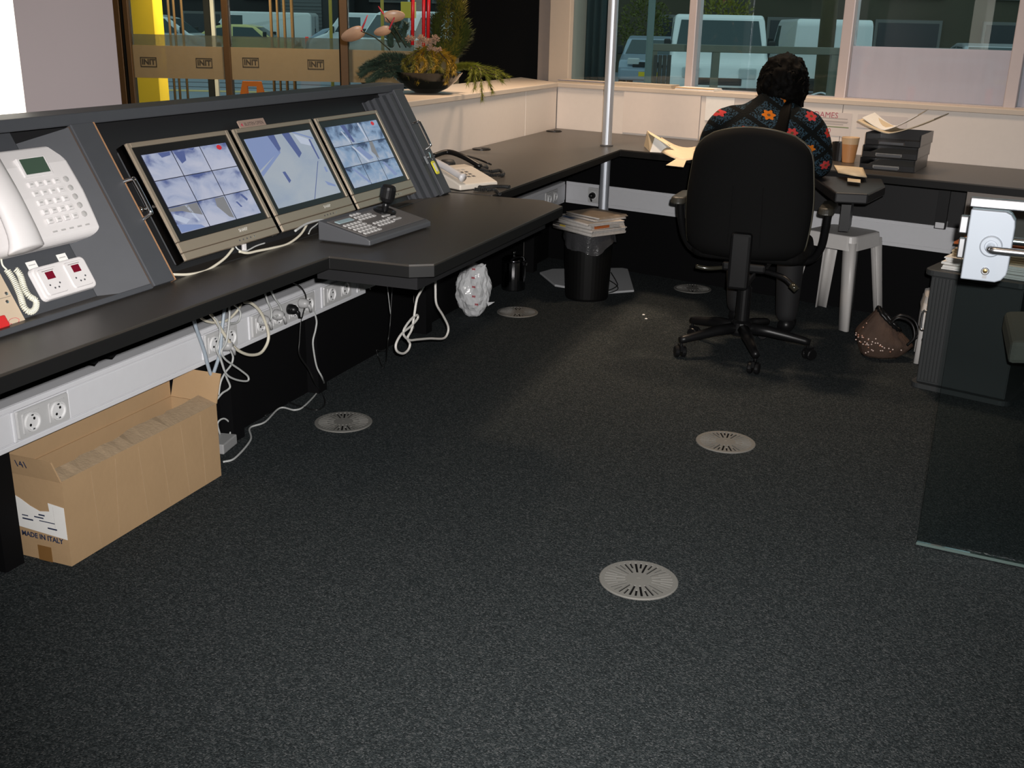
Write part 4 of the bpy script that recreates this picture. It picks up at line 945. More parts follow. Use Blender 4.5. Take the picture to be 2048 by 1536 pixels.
for k in range(6): MB().tube([(bx1+.0006, by0+.1+k*.09+rnd.uniform(-.02, .02), .01), (bx1+.0006, by0+.1+k*.09, bh-.01)], .0004, 4).build('crease', CARDL, cb)
# ------------------------------------------------------------------ plastic bag
q = onz(933, 640, 0); bgx, bgy = float(q[0])+.0, float(q[1])+.09
bg = thing('plastic_bag', 'crumpled white plastic bag with small red print on the carpet', 'plastic bag', (bgx, bgy, 0))
bm = bmesh.new(); bmesh.ops.create_icosphere(bm, subdivisions=4, radius=1)
for v in bm.verts:
    p = v.co.copy(); k = noise.noise(p*1.7)*.22+noise.noise(p*4.1)*.12
    d = 1+k+.10*abs(noise.noise(p*7))
    v.co = Vector((p.x*.085*d, p.y*.07*d, .122+p.z*.115*d+max(0, p.z)**3*.02))
    v.co.z = max(.001, v.co.z)
me = bpy.data.meshes.new('crumpled_film'); bm.to_mesh(me); bm.free(); me.materials.append(mat('bag_film', (.66, .67, .68), .16, spec=.7, bump=.6, bscale=60, coat=.4)); o = bpy.data.objects.new('crumpled_film', me); COL.objects.link(o); o.parent = bg['o']
MB().add([(.02, -.05, .22), (.07, -.03, .265), (.055, -.035, .19), (.022, -.048, .218), (.07, -.028, .262)], [(0, 1, 2), (3, 4, 2), (0, 3, 2)]).build('bag_corner', MATS['bag_film'], bg, world=False)
MB().add([(.07, -.01, .075), (.115, -.02, .085), (.08, -.02, .06), (.075, .0, .07)], [(0, 1, 2), (0, 3, 1), (1, 3, 2), (0, 2, 3)]).build('bag_corner', MATS['bag_film'], bg, world=False)
for (x, z) in ((.012, .235), (.022, .20), (.030, .16), (.032, .115), (.042, .075)):
    r_ = bg['_M'] @ Vector((x, -.3, z)); hit = None
    yq = -.07*math.sqrt(max(.05, 1-(x/.085)**2-((z-.122)/.125)**2))*1.16-.006
    s_ = MB()
    for k in range(3): s_.box((x-.007+k*.006, yq-.003, z-.004), (x-.004+k*.006, yq-.0015, z+.006))
    s_.box((x-.007, yq-.003, z), (x+.009, yq-.0015, z+.002)); s_.build('red_print', mat('bag_red', (.5, .02, .04), .4), bg, world=False)
# ------------------------------------------------------------------ steel canister
q = onz(1018, 583, 0)
cn = thing('steel_canister', 'polished steel pedal bin with a small lid knob in the dark under the desk', 'canister', (float(q[0]), float(q[1])+.06, 0))
MB().lathe([(0, .001), (.061, .001), (.063, .006), (.063, .15), (.061, .155)], 28).build('body', mat('polished_dark_steel', (.30, .30, .31), .12, metal=1), cn, world=False, smooth=False, bevel=.001)
MB().lathe([(.064, .155), (.065, .162), (.048, .176), (.02, .182), (0, .183)], 28).build('lid', mat('polished_dark_steel', (0, 0, 0)), cn, world=False, smooth=True)
MB().lathe([(.004, .182), (.006, .19), (.010, .195), (.008, .202), (0, .204)], 14).build('knob', CHROME, cn, world=False, smooth=True)
MB().box((.056, -.01, .135), (.074, .01, .145)).build('hinge', CHROME, cn, world=False, bevel=.002)
# ------------------------------------------------------------------ white board lying under the desk, with its cable
bd = [onz(*p, .012) for p in ((1075, 547), (1100, 540), (1252, 538), (1265, 583), (1200, 588), (1105, 572))]
tag(MB().prism([(float(p[0]), float(p[1])+.035) for p in bd], .0008, .013).build('white_board', mat('pale_board', (.45, .46, .47), .5), bevel=.004), 'pale flat board lying on the carpet behind the waste bin', 'board')
# ------------------------------------------------------------------ waste bin with liner and newspapers
q = onz(1160, 605, 0); wbx, wby = float(q[0])-.005, float(q[1])+.125
wb = thing('waste_bin', 'black round waste bin with a thin bin liner under a stack of newspapers', 'waste bin', (wbx, wby, 0))
MB().lathe([(0, .001), (.108, .001), (.112, .012), (.124, .33), (.127, .335), (.127, .345), (.121, .345), (.108, .02), (0, .016)], 40).build('body', mat('bin_black', (.0035, .0035, .0035), .5, spec=.25), wb, world=False, smooth=False)
lm = MB(); n_ = 60
def liner(u, v):
    a = 2*math.pi*u; drop = .045+.055*max(0, math.cos(a+1.35))**2+.012*math.sin(5*a); r_ = .130+.004*math.sin(13*a)*v+.003*math.sin(29*a+3*v)+.012*v*max(0, math.cos(a-.2))
    return (r_*math.cos(a), r_*math.sin(a), .347-drop*v)
lm.grid(liner, n_, 6); lab(lm.build('bin_liner', mat('liner_film', (.045, .045, .048), .2, spec=.8, bump=.5, bscale=70), wb, world=False, smooth=True), 'thin grey bin liner')
rnd = random.Random(11); NWS = [mat('newsprint', (.50, .47, .44), .8, spec=.1, var=.25, vscale=60), mat('newsprint_brown', (.36, .29, .22), .7, spec=.2, var=.3, vscale=30), mat('newsprint_dark', (.07, .075, .09), .6, var=.4, vscale=20)]
zc = .346; nl = ['thick folded newspaper at the bottom of the stack on the waste bin', 'folded newspaper with yellow print in the stack on the waste bin', 'pale folded newspaper with an orange picture in the stack on the waste bin', 'folded newspaper with a blue title strip in the stack on the waste bin', 'thin magazine near the top of the stack on the waste bin', 'brown newspaper lying on top of the stack on the waste bin']
hts = [.016, .015, .020, .014, .009, .010]
for i in range(6):
    a = -32+rnd.uniform(-5, 5)+(6 if i == 5 else 0); w_, d_ = (.30, .225) if i < 4 else (.23, .20)
    ox, oy = rnd.uniform(-.012, .012)+(.015 if i > 3 else -.005), rnd.uniform(-.01, .01)+(.02 if i > 3 else 0)
    t = thing('newspaper', nl[i], 'newspaper', T3((wbx+ox, wby+oy, zc)) @ RZ(a), group='newspapers on the waste bin')
    h_ = hts[i]; b = MB(); np_ = 4
    for k in range(np_):
        z0 = h_*k/np_; sh = rnd.uniform(-.004, .004)
        b.sheet(lambda u, v, z0=z0, sh=sh: ((u-.5)*w_+sh, (v-.5)*d_+sh, z0+h_/np_*.92+.004*i/5*math.sin(u*3)*0), 4, 3, h_/np_*.86)
    b.build('pages', NWS[0] if i not in (5,) else NWS[1], t, world=False)
    MB().tube([(-w_/2, -d_/2, h_*.5), (w_/2, -d_/2, h_*.5)], h_*.46, 8).build('fold', NWS[0], t, world=False, smooth=True)
    if i == 3: MB().box((-w_/2+.05, -d_/2+.01, h_), (-w_/2+.14, -d_/2+.04, h_+.0006)).build('title_strip', mat('print_blue', (.05, .09, .18), .6), t, world=False)
    if i == 2: MB().box((w_/2+.0005-.01, -d_/2+.02, .003), (w_/2+.004, -d_/2+.12, h_-.004)).build('colour_print', mat('print_orange', (.45, .12, .03), .6), t, world=False)
    if i == 1: MB().box((-w_/2+.06, -d_/2-.009, .004), (-w_/2+.10, -d_/2-.006, h_-.003)).build('colour_print', mat('print_yellow', (.5, .36, .05), .6), t, world=False)
    if i == 4: MB().box((-w_/2+.01, -d_/2+.01, h_), (w_/2-.02, d_/2-.06, h_+.0006)).build('cover_picture', NWS[2], t, world=False)
    zc += h_+.0008
# ------------------------------------------------------------------ office chair
HX, HY = -.655, 4.49
oc = thing('office_chair', 'black office chair with a tall padded back on a five star base', 'chair', (HX, HY, 0))
FAB = mat('black_upholstery', (.0045, .0045, .0045), .8, spec=.12, bump=.2, bscale=700)
for k, a in enumerate((4, 76, 148, 220, 292)):
    ca, sa = math.cos(math.radians(a)), math.sin(math.radians(a)); M = oc['_M'] @ RZ(a)
    lg = MB().tube([(.02, 0, .115), (.12, 0, .108), (.27, 0, .082), (.292, 0, .078)], [.026, .024, .018, .015], 8, M).build('base_leg', BLKPL, oc, smooth=True)
    cst = MB(); Mc = M @ T3((.283, 0, 0)) @ RZ(40+a)
    for s in (-1, 1): cst.lathe([(0, -.009), (.022, -.009), (.025, -.005), (.025, .005), (.022, .009), (0, .009)], 16, Mc @ T3((.012, s*.014, .0255)) @ Matrix.Rotation(math.pi/2, 4, 'X'))
    cst.box((-.012, -.006, .03), (.03, .006, .055), Mc); cst.tube([(0, 0, .05), (0, 0, .075)], .006, 8, Mc); cst.build('caster', BLKPL, lg)
MB().lathe([(.045, .085), (.05, .1), (.045, .14), (.03, .15), (.03, .29), (.022, .3), (.022, .40)], 20).build('gas_column', BLKPL, oc, world=False, smooth=False)
seatz = .455
MB().prism(rrect(.49, .46, .10, 6), 0, .075, oc['_M'] @ T3((0, .14, seatz-.04)), top=.94).build('seat', FAB, oc, bevel=.025, seg=4)
MB().box((-.09, -.1, .375), (.09, .22, .412), oc['_M']).build('seat_mechanism', BLKPL, oc, bevel=.01)
# backrest outline traced as a rounded shield, curved and padded
bw = MB()
def hw(v):   # half width against height 0..1
    if v < .12: return .17+.07*math.sin(v/.12*math.pi/2)
    if v < .72: return .24+.012*math.sin((v-.12)/.6*math.pi)
    x = (v-.72)/.28; return .24-.015*x-.065*x**4
def bk(u, v, s):
    w_ = hw(v); x = (2*u-1)*w_; e = max(0, 1-abs(2*u-1)**6)*max(0, 1-abs(2*v-1)**10); th = .012+.024*e
    top = .03*(1-(2*u-1)**2)*max(0, (v-.85)/.15)
    return (x, -.15-.035*(v-.3)**2+.045*(2*u-1)**2*.9+s*th, .445+.49*v+top)
nu, nv = 20, 22; A_ = [bk(i/nu, j/nv, -1) for j in range(nv+1) for i in range(nu+1)]; B_ = [bk(i/nu, j/nv, 1) for j in range(nv+1) for i in range(nu+1)]; K = len(A_); fs = []
for j in range(nv):
    for i in range(nu):
        q_ = (j*(nu+1)+i, j*(nu+1)+i+1, (j+1)*(nu+1)+i+1, (j+1)*(nu+1)+i); fs += [q_, tuple(x+K for x in q_[::-1])]
rim = [i for i in range(nu+1)]+[j*(nu+1)+nu for j in range(1, nv+1)]+[nv*(nu+1)+i for i in range(nu-1, -1, -1)]+[j*(nu+1) for j in range(nv-1, 0, -1)]
for a, c in zip(rim, rim[1:]+rim[:1]): fs.append((a, a+K, c+K, c))
bw.add(A_+B_, fs); bw.build('backrest', FAB, oc, world=False, smooth=True)
MB().tube([bk(i/nu, j/nv, 0) for i, j in [(0, j) for j in range(2, nv+1)]+[(i, nv) for i in range(1, nu+1)]+[(nu, j) for j in range(nv-1, 1, -1)]], .005, 6).build('piping', mat('piping_olive', (.05, .045, .028), .5), oc, world=False, smooth=True)
for x in (-.06, .07):
    MB().tube(spline([(x*1.0, -.195, .50), (x*.95, -.192, .62), (x*.9, -.196, .74)], 5), .0025, 6).build('seam', BLACKM, oc, world=False)
MB().box((-.042, -.235, .33), (.042, -.192, .56)).build('back_bracket', BLKPL, oc, world=False, bevel=.012)
MB().box((-.04, -.23, .33), (.04, .0, .372)).build('back_arm', BLKPL, oc, world=False, bevel=.01)
for s in (-1, 1):
    MB().tube(spline([(s*.14, .12, .40), (s*.24, .10, .41), (s*.285, .06, .47), (s*.30, .02, .56), (s*.305, .0, .635)], 6), [.016]*25, 10).build('arm_support', BLKPL, oc, world=False, smooth=True)
    MB().prism(rrect(.065, .25, .03, 5), 0, .03, T3((s*.30, .03, .632)), top=.9).build('arm_pad', mat('arm_pad_black', (.03, .028, .022), .45), oc, world=False, bevel=.008, seg=3)
MB().tube(spline([(.05, -.05, .385), (.16, -.09, .37), (.215, -.11, .335)], 6), .011, 10).build('lever', BLKPL, oc, world=False, smooth=True)
MB().tube([(.20, -.105, .345), (.225, -.115, .328)], .014, 10).build('lever_grip', mat('lever_gloss', (.03, .028, .02), .15, spec=.8), oc, world=False, smooth=True)
MB().tube(spline([(-.05, -.04, .385), (-.14, -.08, .375), (-.20, -.09, .38)], 6), .009, 10).build('lever', mat('lever_gloss', (0, 0, 0)), oc, world=False, smooth=True)
# ------------------------------------------------------------------ person
PX0, PY0 = -.625, 4.62
SKIN = mat('skin', (.50, .30, .21), .55); HAIR = mat('black_curly_hair', (.0018, .0015, .0013), .65, spec=.06)
pe = thing('person', 'seated person with dark curly hair in a crocheted flower jacket', 'person', (PX0, PY0, 0))
def skin_mesh(name, material, verts, edges, parent, sub=2, roots=(0,), vox=0.):
    me = bpy.data.meshes.new(name); me.from_pydata([v[:3] for v in verts], edges, []); o = bpy.data.objects.new(name, me); COL.objects.link(o); o.parent = parent['o']
    sk = o.modifiers.new('Skin', 'SKIN'); sk.use_smooth_shade = True
    for i, v in enumerate(verts):
        r = v[3]; me.skin_vertices[0].data[i].radius = (r, r) if not hasattr(r, '__len__') else r
        me.skin_vertices[0].data[i].use_root = i in roots
    s = o.modifiers.new('Sub', 'SUBSURF'); s.levels = sub; s.render_levels = sub
    if vox:
        r_ = o.modifiers.new('Fuse', 'REMESH'); r_.mode = 'VOXEL'; r_.voxel_size = vox; r_.use_smooth_shade = True
        sm = o.modifiers.new('Relax', 'SMOOTH'); sm.factor = .5; sm.iterations = 6
    me.materials.append(material); return {'o': o, '_M': parent['_M']}
# joints relative to the pelvis column (x right, y forward, z up)
V = [(-.02, .0, .59, .09), (-.03, .01, .68, .10), (-.035, .03, .84, .10), (-.025, .06, .95, .07), (-.01, .085, 1.02, .05), (.005, .105, 1.06, .052),  # 5 neck top
     (.014, .135, 1.07, .070), (.018, .14, 1.11, .078), (.018, .13, 1.16, .06),        # 6-8 head
     (-.14, .045, .955, .04), (-.205, .055, .92, .04), (-.262, .12, .80, .036), (-.245, .30, .80, .032), (-.225, .36, .80, .028),   # 9-13 left arm to wrist
     (.09, .045, .955, .04), (.145, .05, .91, .04), (.186, .1, .80, .036), (.16, .30, .80, .032), (.14, .36, .80, .028),   # 14-18 right arm
     (-.11, .06, .57, .07), (-.14, .36, .545, .058), (-.14, .37, .28, .05), (-.13, .37, .09, .036), (-.14, .45, .045, .03), (-.145, .51, .035, .022),  # 19-24 left leg
     (.07, .06, .57, .07), (.09, .36, .545, .058), (.10, .32, .28, .05), (.11, .28, .09, .036), (.115, .36, .045, .03), (.12, .42, .035, .022)]
Ee = [(0, 1), (1, 2), (2, 3), (3, 4), (4, 5), (5, 6), (6, 7), (7, 8), (3, 9), (9, 10), (10, 11), (11, 12), (12, 13), (3, 14), (14, 15), (15, 16), (16, 17), (17, 18), (0, 19), (19, 20), (20, 21), (21, 22), (22, 23), (23, 24), (0, 25), (25, 26), (26, 27), (27, 28), (28, 29), (29, 30)]
def hand(wi, s):
    w_ = Vector(V[wi][:3]); base = len(V); V.append((w_.x+s*.004, w_.y+.045, w_.z-.004, (.032, .014))); Ee.append((wi, base))
    for k, (dx, l_) in enumerate(((-.026, .062), (-.009, .072), (.009, .068), (.026, .052))):
        a = len(V); V.append((w_.x+dx, w_.y+.085, w_.z-.006, .0095)); V.append((w_.x+dx*1.15, w_.y+.085+l_*.55, w_.z-.012, .0085)); V.append((w_.x+dx*1.2, w_.y+.085+l_, w_.z-.028, .007)); Ee.extend([(base, a), (a, a+1), (a+1, a+2)])
    a = len(V); V.append((w_.x-s*.035, w_.y+.04, w_.z-.008, .011)); V.append((w_.x-s*.055, w_.y+.075, w_.z-.016, .009)); Ee.extend([(base, a), (a, a+1)])
hand(13, -1); hand(18, 1)
skin_mesh('body', SKIN, V, Ee, pe)
# face (turned away, towards the desk)
FC = Vector((.012, .14, 1.105))
hd_ = MB(); hd_.lathe([(0, -.115), (.04, -.108), (.066, -.07), (.078, -.01), (.076, .05), (.055, .09), (0, .105)], 20, T3(FC), 1.0, 1.18); hd_.build('head_shape', SKIN, pe, world=False, smooth=True)
for s in (-1, 1):
    MB().lathe([(0, -.009), (.007, -.006), (.009, 0), (.007, .006), (0, .009)], 10, T3(FC+Vector((s*.03, .083, .005))), 1.3, .7).build('eye', mat('eye_white', (.7, .7, .7), .2), pe, world=False, smooth=True)
    MB().lathe([(0, -.03), (.014, -.02), (.018, 0), (.015, .02), (0, .03)], 10, T3(FC+Vector((s*.08, 0, -.01))), .45, 1.).build('ear', SKIN, pe, world=False, smooth=True)
MB().tube([FC+Vector((0, .088, .01)), FC+Vector((0, .106, -.022)), FC+Vector((0, .09, -.03))], [.007, .011, .008], 8).build('nose', SKIN, pe, world=False, smooth=True)
MB().tube([FC+Vector((-.022, .078, -.062)), FC+Vector((0, .086, -.062)), FC+Vector((.022, .078, -.062))], .005, 6).build('mouth', mat('lips', (.4, .14, .12), .4), pe, world=False, smooth=True)
# trousers and shoes over the legs
DEN = mat('black_trousers', (.008, .008, .009), .8)
TV = [(-.02, 0, .59, .10), (-.11, .06, .57, .082), (-.14, .36, .545, .072), (-.14, .37, .28, .064), (-.13, .37, .045, .05), (.07, .06, .57, .082), (.09, .36, .545, .072), (.10, .32, .28, .064), (.11, .28, .045, .05)]
skin_mesh('trousers', DEN, TV, [(0, 1), (1, 2), (2, 3), (3, 4), (0, 5), (5, 6), (6, 7), (7, 8)], pe)
for a, c in (((-.13, .345), (-.145, .53)), ((.11, .255), (.12, .44))):
    MB().tube([(a[0], a[1], .04), ((a[0]+c[0])/2, (a[1]+c[1])/2, .036), (c[0], c[1]-.02, .026), (c[0], c[1], .022)], [.036, .036, .025, .014], 10).build('shoe', BLKPL, pe, world=False, smooth=True)
# crochet jacket: diamond grid of flower squares worked out from the object's own coordinates
def crochet():
    mm = bpy.data.materials.new('crochet_granny_squares'); mm.use_nodes = True; nt = mm.node_tree; b = nt.nodes['Principled BSDF']; N = nt.nodes.new; Lk = nt.links.new
    def mth(op, *a):
        x = N('ShaderNodeMath'); x.operation = op
        for i, v in enumerate(a):
            if isinstance(v, (int, float)): x.inputs[i].default_value = v
            else: Lk(v, x.inputs[i])
        return x.outputs[0]
    tc = N('ShaderNodeTexCoord'); sp = N('ShaderNodeSeparateXYZ'); Lk(tc.outputs['Object'], sp.inputs[0])
    X = mth('ADD', sp.outputs[0], mth('MULTIPLY', sp.outputs[1], .55)); Z = sp.outputs[2]
    c = .135
    a = mth('DIVIDE', mth('ADD', mth('ADD', X, mth('MULTIPLY', Z, 1.45)), .015), c*1.41); d = mth('DIVIDE', mth('ADD', mth('SUBTRACT', X, mth('MULTIPLY', Z, 1.45)), .055), c*1.41)
    fa = mth('SUBTRACT', mth('FRACT', a), .5); fd = mth('SUBTRACT', mth('FRACT', d), .5)
    rr = mth('SQRT', mth('ADD', mth('MULTIPLY', fa, fa), mth('MULTIPLY', fd, fd))); ang = mth('ARCTAN2', fa, fd)
    pet = mth('ADD', rr, mth('MULTIPLY', mth('SINE', mth('MULTIPLY', ang, 6.)), .035))
    sq = mth('MAXIMUM', mth('ABSOLUTE', fa), mth('ABSOLUTE', fd))
    nz = N('ShaderNodeTexNoise'); nz.inputs['Scale'].default_value = 150; Lk(tc.outputs['Object'], nz.inputs['Vector'])
    wn = N('ShaderNodeTexWhiteNoise'); wn.noise_dimensions = '2D'; cb_ = N('ShaderNodeCombineXYZ'); Lk(mth('FLOOR', a), cb_.inputs[0]); Lk(mth('FLOOR', d), cb_.inputs[1]); Lk(cb_.outputs[0], wn.inputs['Vector'])
    fr_ = N('ShaderNodeValToRGB'); fr_.color_ramp.interpolation = 'CONSTANT'; e = fr_.color_ramp.elements; e[0].color = (.45, .03, .02, 1); e[1].position = .55; e[1].color = (.50, .13, .01, 1); k = e.new(.8); k.color = (.42, .04, .04, 1); Lk(wn.outputs['Value'], fr_.inputs[0])
    def mix(f, c1, c2):
        x = N('ShaderNodeMixRGB')
        for i, v in enumerate((f, c1, c2)):
            if isinstance(v, tuple): x.inputs[i].default_value = v
            else: Lk(v, x.inputs[i])
        return x.outputs[0]
    blk = (.004, .005, .005, 1); blu = (.022, .045, .065, 1)
    bl_ = mix(mth('GREATER_THAN', nz.outputs['Fac'], .5), blk, blu)
    col = mix(mth('LESS_THAN', sq, .41), blk, bl_)
    col = mix(mth('LESS_THAN', pet, .185), col, fr_.outputs[0])
    col = mix(mth('LESS_THAN', rr, .055), col, (.10, .06, .03, 1))
    Lk(col, b.inputs['Base Color']); b.inputs['Roughness'].default_value = .9; b.inputs['Specular IOR Level'].default_value = .1
    bp = N('ShaderNodeBump'); bp.inputs['Strength'].default_value = .6; bp.inputs['Distance'].default_value = .004; Lk(nz.outputs['Fac'], bp.inputs['Height']); Lk(bp.outputs[0], b.inputs['Normal'])
    return mm
def limb(b, rings, seg=16):
    vs = []
    for (c_, rx_, ry_) in rings:
        for k in range(seg): a_ = 2*math.pi*k/seg; vs.append((c_[0]+rx_*math.cos(a_), c_[1]+ry_*math.sin(a_), c_[2]))
    n_ = len(rings); fs = [tuple(range(seg))[::-1], tuple(range((n_-1)*seg, n_*seg))]
    for i in range(n_-1):
        for k in range(seg): fs.append((i*seg+k, i*seg+(k+1) % seg, (i+1)*seg+(k+1) % seg, (i+1)*seg+k))
    b.add(vs, fs)
jb = MB()
limb(jb, [((-.02, 0, .515), .155, .12), ((-.025, .0, .60), .17, .13), ((-.03, .01, .72), .18, .14), ((-.035, .03, .86), .205, .14), ((-.03, .045, .94), .205, .125), ((-.027, .055, .99), .175, .105), ((-.02, .065, 1.03), .115, .085), ((-.012, .075, 1.06), .075, .07), ((-.008, .085, 1.085), .062, .06)])
for P_ in ([(-.11, .045, .955), (-.195, .05, .942), (-.245, .08, .87), (-.262, .12, .80), (-.256, .2, .795), (-.245, .30, .80), (-.232, .345, .80)], [(.055, .045, .955), (.135, .05, .942), (.175, .07, .87), (.188, .1, .80), (.178, .2, .795), (.16, .30, .80), (.146, .345, .80)]):
    jb.tube(spline(P_, 3), [.078+.0*k for k in range(4)]+[.074, .072, .07, .068, .066, .064, .062, .060, .057, .054, .051, .048, .046, .044, .042], 12)
jk = jb.build('jacket', crochet(), pe, world=False, smooth=True)
r_ = jk['o'].modifiers.new('Fuse', 'REMESH'); r_.mode = 'VOXEL'; r_.voxel_size = .009; r_.use_smooth_shade = True
sm = jk['o'].modifiers.new('Relax', 'SMOOTH'); sm.factor = .5; sm.iterations = 8
# hair: curly mass plus a hanging strand
bm = bmesh.new(); bmesh.ops.create_icosphere(bm, subdivisions=5, radius=1)
for v in bm.verts:
    p = v.co.copy(); d = 1+.10*noise.noise(p*3.2)+.13*abs(noise.noise(p*8.0))+.05*noise.noise(p*17)
    front = max(0, p.y-.35)
    v.co = Vector((p.x*.100*d, p.y*.108*d*(1-.35*front)-.012, p.z*.118*d-.008*(1-p.z)))+FC+Vector((.0, -.012, .012))
me = bpy.data.meshes.new('hair'); bm.to_mesh(me); bm.free(); me.materials.append(HAIR); o = bpy.data.objects.new('hair', me); COL.objects.link(o); o.parent = pe['o']
for p in me.polygons: p.use_smooth = True
rnd = random.Random(5); cu = MB()
for k in range(150):
    th_, ph_ = rnd.uniform(0, 2*math.pi), math.acos(rnd.uniform(-.75, 1)); d = Vector((math.sin(ph_)*math.cos(th_), math.sin(ph_)*math.sin(th_), math.cos(ph_)))
    if d.y > .55: continue
    c0_ = FC+Vector((d.x*.102, d.y*.11-.02, d.z*.118+.01)); u_ = d.orthogonal().normalized(); v_ = d.cross(u_); r_ = rnd.uniform(.008, .015); a0 = rnd.uniform(0, 6)
    cu.tube([c0_+(u_*math.cos(a0+t*.9)+v_*math.sin(a0+t*.9))*r_+d*(.004*math.sin(t*1.3)) for t in range(7)], [.0035]*6+[.001], 5)
cu.build('hair_curls', HAIR, pe, world=False, smooth=True)
st = MB(); 
for k in range(9):
    ox = .02+.004*k; st.tube(spline([FC+Vector((ox-.01, -.07, -.03)), FC+Vector((ox+.0, -.16-.001*k, -.10)), FC+Vector((ox-.005, -.225, -.20)), FC+Vector((ox-.01+.004*math.sin(k), -.25, -.30+.01*(k % 3)))], 6), [.010]*12+[.008]*4+[.005]*3, 6)
st.build('hair_strand', HAIR, pe, world=False, smooth=True)
# ------------------------------------------------------------------ white plastic stools
STW = mat('stool_plastic', (.60, .58, .56), .4)
def stool(M, label, hgt=.45, half=.135, spread=.045):
    t = thing('plastic_stool', label, 'stool', M, group='plastic stools')
    MB().prism(rrect(half*2, half*2, .04, 5), hgt-.012, hgt, top=.96).build('seat', STW, t, world=False, bevel=.004)
    ap = MB(); P = rrect(half*2, half*2, .035, 5); Q = rrect(half*2+.022, half*2+.022, .04, 5); n_ = len(P)
    ap.add([(x, y, hgt-.004) for x, y in P]+[(x, y, hgt-.065) for x, y in Q], [(i, (i+1) % n_, n_+(i+1) % n_, n_+i) for i in range(n_)]); ap.build('apron', STW, t, world=False, solid=.004)
    for sx in (-1, 1):
        for sy in (-1, 1):
            c_ = Vector((sx*(half-.01), sy*(half-.01), 0)); d_ = Vector((sx*spread, sy*spread, 0)); ang = math.atan2(sy, sx)
            # U shaped leg section: ribbed outer face, hollow inside
            sec = [(-.034, -.028), (-.02, -.008), (-.012, .006), (.0, .012), (.012, .006), (.02, -.008), (.034, -.028)]
            vs = []; 
            for z in (hgt-.03, hgt*.55, .002):
                f_ = (hgt-z)/hgt; w_ = 1.1-.25*f_; c2 = c_+d_*f_
                for a, r_ in sec:
                    vs.append((c2.x+math.cos(ang)*r_*w_-math.sin(ang)*a*w_, c2.y+math.sin(ang)*r_*w_+math.cos(ang)*a*w_, z))
            k = len(sec); MB().add(vs, [(j*k+i, j*k+i+1, (j+1)*k+i+1, (j+1)*k+i) for j in range(2) for i in range(k-1)]).build('leg', STW, t, world=False, smooth=True, solid=.004)
    return t
lg = [onz(1683, 662), onz(1655, 605), onz(1578, 628), onz(1770, 632)]
c_ = sum(lg)/4; an = math.degrees(math.atan2(lg[3][1]-lg[0][1], lg[3][0]-lg[0][0]))
stool(T3((float(c_[0])-.01, float(c_[1])-.07, 0)) @ RZ(an), 'white plastic stool standing open beside the office chair', .435, .132, .045)
q = onz(1830, 757); 
stool(T3((float(q[0])+.10, float(q[1])+.33, 0)) @ RZ(2), 'smaller white plastic stool squeezed behind the grey cabinet', .29, .105, .012)
# ------------------------------------------------------------------ handbag
q = onz(1760, 722); hbx, hby = float(q[0])-.012, float(q[1])+.075
hb = thing('handbag', 'brown gathered handbag with bead trim and black handles beside the stool', 'handbag', (hbx, hby, 0))
BRN = mat('brown_cloth', (.075, .048, .036), .8, spec=.2, var=.25, vscale=25, bump=.5, bscale=120)
b = MB(); nu, nv = 40, 16
def bagf(u, v):
    a = 2*math.pi*u; r_ = (.62+.38*math.sin(min(1, v*1.5)*math.pi/2))*(1-.62*max(0, v-.45)/.55); pl = 1+.05*math.sin(15*a+2*v)*(.4+v)+.07*math.sin(3*a+1)
    return (.125*r_*pl*math.cos(a)+.02*v, .085*r_*pl*math.sin(a), .004+.165*v-.045*math.cos(a)*v+.012*math.sin(7*a)*v*(1-v))
b.grid(bagf, nu, nv); b.build('body', BRN, hb, world=False, smooth=True, solid=.003)
MB().tube([bagf(k/nu, 1.0) for k in range(nu)], .009, 6, closed=True).build('rim', BLKPL, hb, world=False, smooth=True)
for s, oy in ((1, -.03), (1.1, .02)):
    MB().tube(spline([(.03, oy, .15), (.06*s, oy, .185), (.115*s, oy+.01, .165), (.135*s, oy, .11), (.11*s, oy, .07)], 7), .006, 8).build('handle', BLKPL, hb, world=False, smooth=True)
rnd = random.Random(2); bead = None; BEAD = [mat('bead_pale', (.55, .40, .34), .2), mat('bead_copper', (.35, .12, .05), .2)]
for k in range(44):
    a = rnd.gauss(4.4, .5); v = rnd.gauss(.42, .12); p = Vector(bagf(a/6.283, min(.8, max(.1, v)))); p = p+Vector((p.x, p.y, 0)).normalized()*.003
    if bead is None:
        hh_ = MB().lathe([(0, -.0035), (.003, -.002), (.0035, 0), (.003, .002), (0, .0035)], 6).build('bead', BEAD[0], hb, world=False); bead = hh_['o']; bo = bead
        hh2 = MB().lathe([(0, -.0035), (.003, -.002), (.0035, 0), (.003, .002), (0, .0035)], 6).build('bead', BEAD[1], hb, world=False); hh2['o'].location = Vector(bagf(.62, .3))*1.02
    else:
        bo = (bead if k % 3 else hh2['o']).copy(); COL.objects.link(bo); bo.parent = hb['o']
    bo.location = p
# ------------------------------------------------------------------ grey cabinet with papers
CABG = mat('cabinet_grey', (.028, .031, .032), .55, var=.05)
f0 = onz(1830, 772); f1 = onz(1985, 806); cdv = Vector((float(f1[0]-f0[0]), float(f1[1]-f0[1]), 0)); CWD = cdv.length+.04
cM = frame((float(f0[0]), float(f0[1]), 0), cdv, (-cdv.y, cdv.x, 0))
cbn = thing('tambour_cabinet', 'low dark grey tambour cabinet with a rounded top holding papers', 'cabinet', cM)
CH = .475; CD_ = .26
MB().box((0, 0, .02), (CWD, CD_, CH-.025)).build('body', CABG, cbn, world=False, bevel=.004)
MB().prism(rrect(CWD+.05, CD_+.05, .04, 5, CWD/2, CD_/2), CH-.024, CH).build('top', CABG, cbn, world=False, bevel=.004)
MB().prism(rrect(CWD+.04, CD_+.04, .035, 5, CWD/2, CD_/2), .001, .02).build('plinth', CABG, cbn, world=False)
